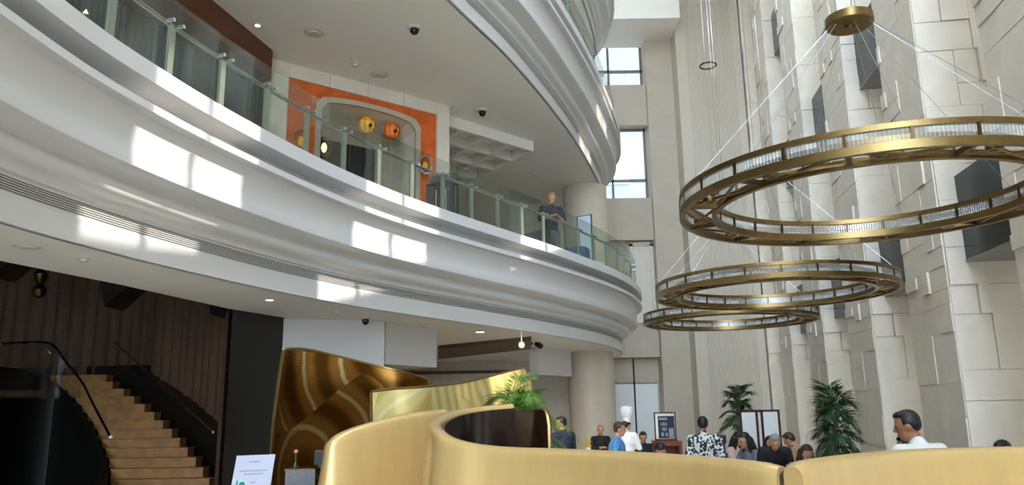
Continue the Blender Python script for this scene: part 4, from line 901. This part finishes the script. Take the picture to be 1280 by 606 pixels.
# poster easel on a red-brown cabinet
Yp = 17.0; a = ony(819, 540, Yp); b = ony(847, 540, Yp); zc = ony(833, 551, Yp).z
t = thing('sideboard', 'red-brown wooden sideboard below the navy poster', 'sideboard', ((a.x+b.x)/2, Yp, 0)); xa, xb = a.x-.02, b.x+.06
MB().box(xa, xb, Yp-.1, Yp+.35, zc-.1, zc).build('top', 'redwood', t, smooth=False); MB().box(xa, xa+.06, Yp-.1, Yp+.35, 0, zc-.1).build('side_panel', 'redwood', t, smooth=False); MB().box(xb-.06, xb, Yp-.1, Yp+.35, 0, zc-.1).build('side_panel', 'redwood', t, smooth=False); MB().box(xa+.06, xb-.06, Yp+.3, Yp+.35, .02, zc-.1).build('back_panel', 'redwood', t, smooth=False)
zp0, zp1 = zc+.02, ony(833, 515, Yp).z; fx0, fx1 = ony(818, 530, Yp).x, ony(845, 530, Yp).x
t = thing('poster_frame', 'framed navy poster with white shapes standing on the sideboard', 'poster', ((fx0+fx1)/2, Yp, zc))
f = MB(); w = .025
for bxs in ((fx0, fx0+w, zp0-.02, zp1), (fx1-w, fx1, zp0-.02, zp1), (fx0, fx1, zp1-w, zp1), (fx0, fx1, zp0-.02, zp0+w)): f.box(bxs[0], bxs[1], Yp, Yp+.03, bxs[2], bxs[3])
f.build('frame', 'brass_dark', t, smooth=False)
pw = fx1-fx0; ph = zp1-zp0; P = lambda s, r: (fx0+pw*s, zp0+ph*r)
def rectp(mb, s0, s1, r0, r1, y): (xa_, za_), (xb_, zb2_) = P(s0, r0), P(s1, r1); mb.box(xa_, xb_, y, y+.004, za_, zb2_)
mb = MB(); rectp(mb, .05, .95, .03, .97, Yp+.014); mb.build('mount', 'linen', t, smooth=False)
mb = MB(); rectp(mb, .17, .93, .06, .86, Yp+.008); mb.build('sheet', 'navy', t, smooth=False)
mb = MB()
for q in ((.22, .6, .72, .8), (.3, .36, .52, .62), (.4, .48, .5, .64), (.52, .58, .52, .62), (.32, .58, .4, .44), (.36, .55, .33, .38), (.3, .42, .14, .27), (.5, .6, .14, .26), (.66, .88, .08, .42)): rectp(mb, *q, Yp+.003)
mb.build('white_shapes', 'ink', t, smooth=False)
# green box behind the patterned man
a = ony(889, 544, 16.6); b = ony(907, 560, 16.6); t = thing('green_cabinet', 'dark green cabinet between the patterned shirt and the pink top', 'cabinet', ((a.x+b.x)/2, 16.6, 0))
MB().box(a.x, b.x, 16.6, 17.0, 0, a.z-.16).build('body', M.setdefault('dgreen', mat('dark_green_paint', '#3f5a40', .5)), t, smooth=False); MB().box(a.x-.02, b.x+.02, 16.57, 17.02, a.z-.16, a.z).build('header', M.setdefault('dgreen2', mat('blackish_green', '#2b342a', .5)), t, smooth=False)
MB().box(a.x+.1, b.x-.06, 16.56, 16.57, a.z-.1, a.z-.06).build('name_plate', 'linen', t, smooth=False)
# yellow flowers / bag beside the fair woman
p = ony(735, 551, 18.0); t = thing('flower_vase', 'yellow flowers in a vase left of the fair-haired woman', 'vase', (p.x, 18.0, 0))
MB().lathe([(0, 0), (.16, 0), (.14, .9), (.0, .9)], (p.x, 18, 0), 16).build('plinth', 'linen', t)
MB().lathe([(0, .9), (.06, .9), (.08, 1.0), (.05, 1.1), (0, 1.1)], (p.x, 18, 0), 16).build('vase', 'frost', t)
rnd = random.Random(2); mb = MB()
for i in range(16): mb.ell((p.x+rnd.uniform(-.05, .05), 18+rnd.uniform(-.05, .05), 1.1+rnd.uniform(0, .2)), .028, 6, 5)
mb.build('blossoms', M.setdefault('yellow', mat('yellow_petals', '#d9b53a', .6)), t)
# host stand with marble front, black screen and a small flower
Yh = 8.95; a = ony(357, 586, Yh); b = ony(394, 586, Yh)
M['marble'] = mat('dark_veined_marble', '#26211d', .15, var=.9, vscale=5, stretch=(5, 1, 1), coat=.5)
t = thing('host_stand', 'dark veined marble host stand before the dark brass sheet', 'counter', ((a.x+b.x)/2, Yh, 0))
MB().box(a.x, b.x, Yh, Yh+.4, 0, a.z-.02).build('cabinet', 'marble', t, smooth=False); MB().box(a.x-.01, b.x, Yh-.01, Yh+.4, a.z-.02, a.z).build('countertop', 'brass_dark', t, smooth=False)
q = ony(394, 564, Yh+.15); q2 = ony(409, 564, Yh+.15); t = thing('screen_monitor', 'black screen standing on the marble host stand', 'monitor', ((q.x+q2.x)/2, Yh+.15, a.z))
MB().box(q.x, q2.x, Yh+.13, Yh+.15, a.z+.03, q.z).build('screen', 'black', t, smooth=False); MB().box(q.x+.05, q2.x, Yh+.12, Yh+.25, a.z, a.z+.03).build('foot', 'black', t, smooth=False); MB().box(q.x-.005, q2.x, Yh+.15, Yh+.165, a.z+.03, q.z+.01).build('bezel', 'brass_dark', t, smooth=False)
q = ony(370, 564, Yh+.15); t = thing('bud_vase', 'slim glass vase with one pink flower on the host stand', 'vase', (q.x, Yh+.15, a.z))
MB().lathe([(0, a.z), (.025, a.z), (.03, a.z+.05), (.012, a.z+.1), (.012, a.z+.12)], (q.x, Yh+.15, 0), 12).build('vase', 'clearglass', t); MB().tube([(q.x, Yh+.15, a.z+.02), (q.x, Yh+.15, q.z)], .004, 5).build('stalk', 'leaf', t); MB().ell(q, (.025, .025, .022), 10, 8).build('bloom', M.setdefault('pink', mat('pink_petals', '#d98a80', .6)), t)
# paper sign on a stand
Ys = 6.4; c = [ony(u, v, y) for u, v, y in ((296, 569.5, Ys+.06), (344, 567.5, Ys+.06), (332, 650, Ys-.12), (281, 650, Ys-.12))]
t = thing('sign_stand', 'white notice with grey lines and a green dot on a stand before the black wall', 'sign', ((c[2].x+c[3].x)/2, Ys, 0))
nn = (c[1]-c[0]).cross(c[3]-c[0]).normalized(); nn = nn if nn.y < 0 else -nn
def onp(s, r, o): return c[0]+(c[1]-c[0])*s+(c[3]-c[0])*r+nn*o
def pl(mb, s0, s1, r0, r1, o, th=.002):
    q = [onp(s0, r0, o), onp(s1, r0, o), onp(s1, r1, o), onp(s0, r1, o)]; return mb.add(q+[p-nn*th for p in q], [(0, 1, 2, 3), (7, 6, 5, 4), (0, 4, 5, 1), (1, 5, 6, 2), (2, 6, 7, 3), (3, 7, 4, 0)])
pl(MB(), 0, 1, 0, 1, 0, .006).build('sheet', 'paper', t, smooth=False)
mb = MB()
for s0, s1, r0 in ((.36, .64, .1), (.14, .88, .245), (.27, .77, .295), (.48, .6, .43), (.5, .8, .49), (.5, .7, .55)): pl(mb, s0, s1, r0, r0+.016, .002)
mb.build('printed_lines', 'ink', t, smooth=False)
pl(MB(), .115, .15, .4, .62, .002).build('green_bar', 'green', t, smooth=False)
def disc(r, o): 
    mb = MB(); k = 20; ex = (c[1]-c[0]).normalized(); ey = (c[3]-c[0]).normalized(); q = onp(.27, .47, o); mb.add([q+ex*r*cos(2*pi*i/k)+ey*r*sin(2*pi*i/k) for i in range(k)]+[q-nn*.001+ex*r*cos(2*pi*i/k)+ey*r*sin(2*pi*i/k) for i in range(k)], [tuple(range(k)), tuple(range(k, 2*k))[::-1]]+[(i, (i+1) % k, k+(i+1) % k, k+i) for i in range(k)]); return mb
disc(.036, .002).build('pale_halo', 'green2', t, smooth=False); disc(.024, .004).build('green_dot', 'green', t, smooth=False)
m_ = (c[2]+c[3])/2; MB().tube([m_+V((0, .02, .02)), (m_.x, Ys, .03)], .016, 8).build('pole', 'black', t); MB().lathe([(0, 0), (.17, 0), (.17, .015), (.02, .03), (0, .03)], (m_.x, Ys, 0), 20).build('base', 'black', t)
# ------------------------------------------------------------------ mezzanine furniture
p = ony(552, 255, 12.4); x, y = p.x, p.y; dz = 4.7; zt5 = ony(552, 219, 12.4).z
t = thing('garment_stand', 'dark stand hung with slate blue cloths right of the orange wall', 'stand', (x, y, dz))
MB().add([(x-.22, y-.2, zt5-.22), (x+.28, y-.2, zt5-.12), (x+.28, y+.2, zt5-.12), (x-.22, y+.2, zt5-.22), (x-.14, y-.2, zt5-.08), (x+.28, y-.2, zt5), (x+.28, y+.2, zt5), (x-.14, y+.2, zt5-.08)], [(3, 2, 1, 0), (4, 5, 6, 7), (0, 1, 5, 4), (1, 2, 6, 5), (2, 3, 7, 6), (3, 0, 4, 7)]).build('canopy', 'black', t, smooth=False)
for i, o in enumerate((-.17, -.0, .16)): 
    k = 8; poly = [(x+o+.14*(j/k-.5)*1.0, y-.12+(.02 if j % 2 else -.01)) for j in range(k+1)]; MB().prism(poly+[(poly[-1][0], y-.07), (poly[0][0], y-.07)], zt5-.75, zt5-.18).build('hanging_cloth', 'bluecurtain', t, smooth=False)
for sx in (-.2, .26): MB().tube([(x+sx, y+.1, dz), (x+sx, y+.1, zt5-.16)], .018, 8).build('pole', 'black', t)
MB().box(x-.26, x+.32, y-.22, y+.22, dz, dz+.05).build('base', 'linen', t, smooth=False)
def armchair(label, u, v, y, m, rz):
    p = ony(u, v, y); t = thing('armchair', label, 'armchair', (p.x, y, dz), None, rz); t['_w'] = 0; k = dict(org=(0, 0, 0))
    MB().ell((0, 0, .36), (.36, .34, .12), 18, 10).build('seat', m, t, **k); n = 14; mb = MB(); vs = []
    for i in range(n+1):
        a = -2.2+4.4*i/n; h = .62+.22*cos(a*.7)
        for r in (.40, .32):
            for z in (.25, h): vs.append((r*sin(a), -r*cos(a), z))
    fs = []
    for i in range(n):
        b = 4*i; c_ = b+4; fs += [(b, c_, c_+1, b+1), (b+1, c_+1, c_+3, b+3), (b+3, c_+3, c_+2, b+2), (b+2, c_+2, c_, b)]
    mb.add(vs, fs+[(0, 1, 3, 2), (4*n, 4*n+2, 4*n+3, 4*n+1)]).build('backrest', m, t, **k)
    for sx in (-1, 1):
        for sy in (-1, 1): MB().tube([(sx*.22, sy*.2, .3), (sx*.26, sy*.24, 0)], .018, 8).build('leg', 'black', t, **k)
M['bluefab'] = mat('slate_blue_fabric', '#4c6a86', .8); M['whitefab'] = mat('white_moulded', '#dfe3e2', .4); M['darkfab'] = mat('dark_grey_fabric', '#3f4246', .8)
armchair('slate blue tub armchair on the mezzanine below the column', 715, 300, 17.3, 'bluefab', .5); armchair('white moulded armchair near the far end of the balustrade', 742, 312, 19.0, 'whitefab', -.6)
armchair('dark grey armchair left of the standing mezzanine person', 664, 297, 15.0, 'darkfab', 2.2)
p = ony(678, 292, 15.6); t = thing('cafe_table', 'low dark table on the mezzanine left of the standing person', 'table', (p.x-.35, 16.0, dz)); x = p.x-.35
MB().lathe([(0, dz+.5), (.34, dz+.5), (.34, dz+.53), (0, dz+.53)], (x, 16, 0), 24).build('tabletop', 'black_gloss', t); MB().lathe([(0, dz), (.2, dz), (.2, dz+.02), (.03, dz+.04), (.03, dz+.5)], (x, 16, 0), 16).build('pedestal', 'black', t)
a = ony(723, 300, 18.2); b = ony(739, 300, 18.0); zt6 = ony(729, 270, 18.1).z
t = thing('glass_screen', 'glass screen coloured pale blue for its sky reflection, standing on the mezzanine before the column', 'screen', ((a.x+b.x)/2, 18.1, dz))
M['sky_pane'] = mat('painted_sky_reflection', '#e2edf4', .15, .1)  # pale blue puts the reflected sky into the pane's own colour
MB().wallbox(a, b, .02, dz+.05, zt6).build('pane', 'sky_pane', t, smooth=False)
f = MB(); dv = (V((b.x-a.x, b.y-a.y))).normalized()*.03; A2, B2 = V((a.x, a.y)), V((b.x, b.y)); f.wallbox(A2-dv, A2, .04, dz, zt6+.02); f.wallbox(B2, B2+dv, .04, dz, zt6+.02); f.wallbox(A2, B2, .04, zt6, zt6+.02); f.wallbox(A2-dv*5, B2+dv*5, .04, dz, dz+.05); f.build('frame', 'chrome', t, smooth=False)
# ================================================================== LIGHT
w = bpy.data.worlds.new('world'); sc.world = w; w.use_nodes = True; bg = w.node_tree.nodes['Background']
nt = w.node_tree; L = nt.links
tc = nt.nodes.new('ShaderNodeTexCoord'); sp_ = nt.nodes.new('ShaderNodeSeparateXYZ'); L.new(tc.outputs['Generated'], sp_.inputs[0])
r = nt.nodes.new('ShaderNodeValToRGB'); mr = nt.nodes.new('ShaderNodeMapRange'); mr.inputs[1].default_value = -1; mr.inputs[2].default_value = 1
L.new(sp_.outputs['Y'], mr.inputs[0]); L.new(mr.outputs[0], r.inputs[0])     # brighter open sky behind the viewer, thin cloud overhead
r.color_ramp.elements[0].color = (.69, .86, 1.07, 1); r.color_ramp.elements[1].color = (.1, .11, .125, 1)
e = r.color_ramp.elements.new(.3); e.color = (.45, .58, .74, 1); e = r.color_ramp.elements.new(.5); e.color = (.2, .21, .225, 1)
L.new(r.outputs[0], bg.inputs[0]); bg.inputs[1].default_value = 21
def sun(dx, dy, el, e):
    d = bpy.data.lights.new('sun', 'SUN'); d.energy = e; d.angle = radians(.5); d.color = (1, .95, .88)
    o = bpy.data.objects.new('sun', d); C.objects.link(o); v = V((dx, dy, 0)).normalized()*cos(radians(el)); v.z = -sin(radians(el)); o.rotation_euler = v.to_track_quat('-Z', 'Y').to_euler()
sun(-1, .08, 38, 12)
def spot(p, tgt, e, size=70, col=(1, .85, .62), r=.06):
    d = bpy.data.lights.new('spot_lamp', 'SPOT'); d.energy = e; d.spot_size = radians(size); d.spot_blend = .6; d.color = col; d.shadow_soft_size = r
    o = bpy.data.objects.new('spot_lamp', d); C.objects.link(o); o.location = p; o.rotation_euler = (V(tgt)-V(p)).to_track_quat('-Z', 'Y').to_euler()
spot((-.9, 11.0, 3.33), (-.7, 12.0, 2.2), 700, 85, (1, .9, .72))
spot((.0, 12.3, 3.33), (.0, 13.6, 2.3), 600, 85, (1, .9, .72))
spot((-5.3, 11.6, 4.5), (-5.0, 13.4, 2.2), 75, 85, (1, .75, .5))  # added warm spot without a fixture, grazes the pleated stair wall
spot((-5.8, 12.5, 4.7), (-6.2, 14, 1.5), 26, 75, (1, .75, .45))  # this and the next added over the stairs, no fixtures there
spot((-7.2, 14.2, 4.7), (-7.8, 15.5, 2), 30, 75, (1, .75, .45))
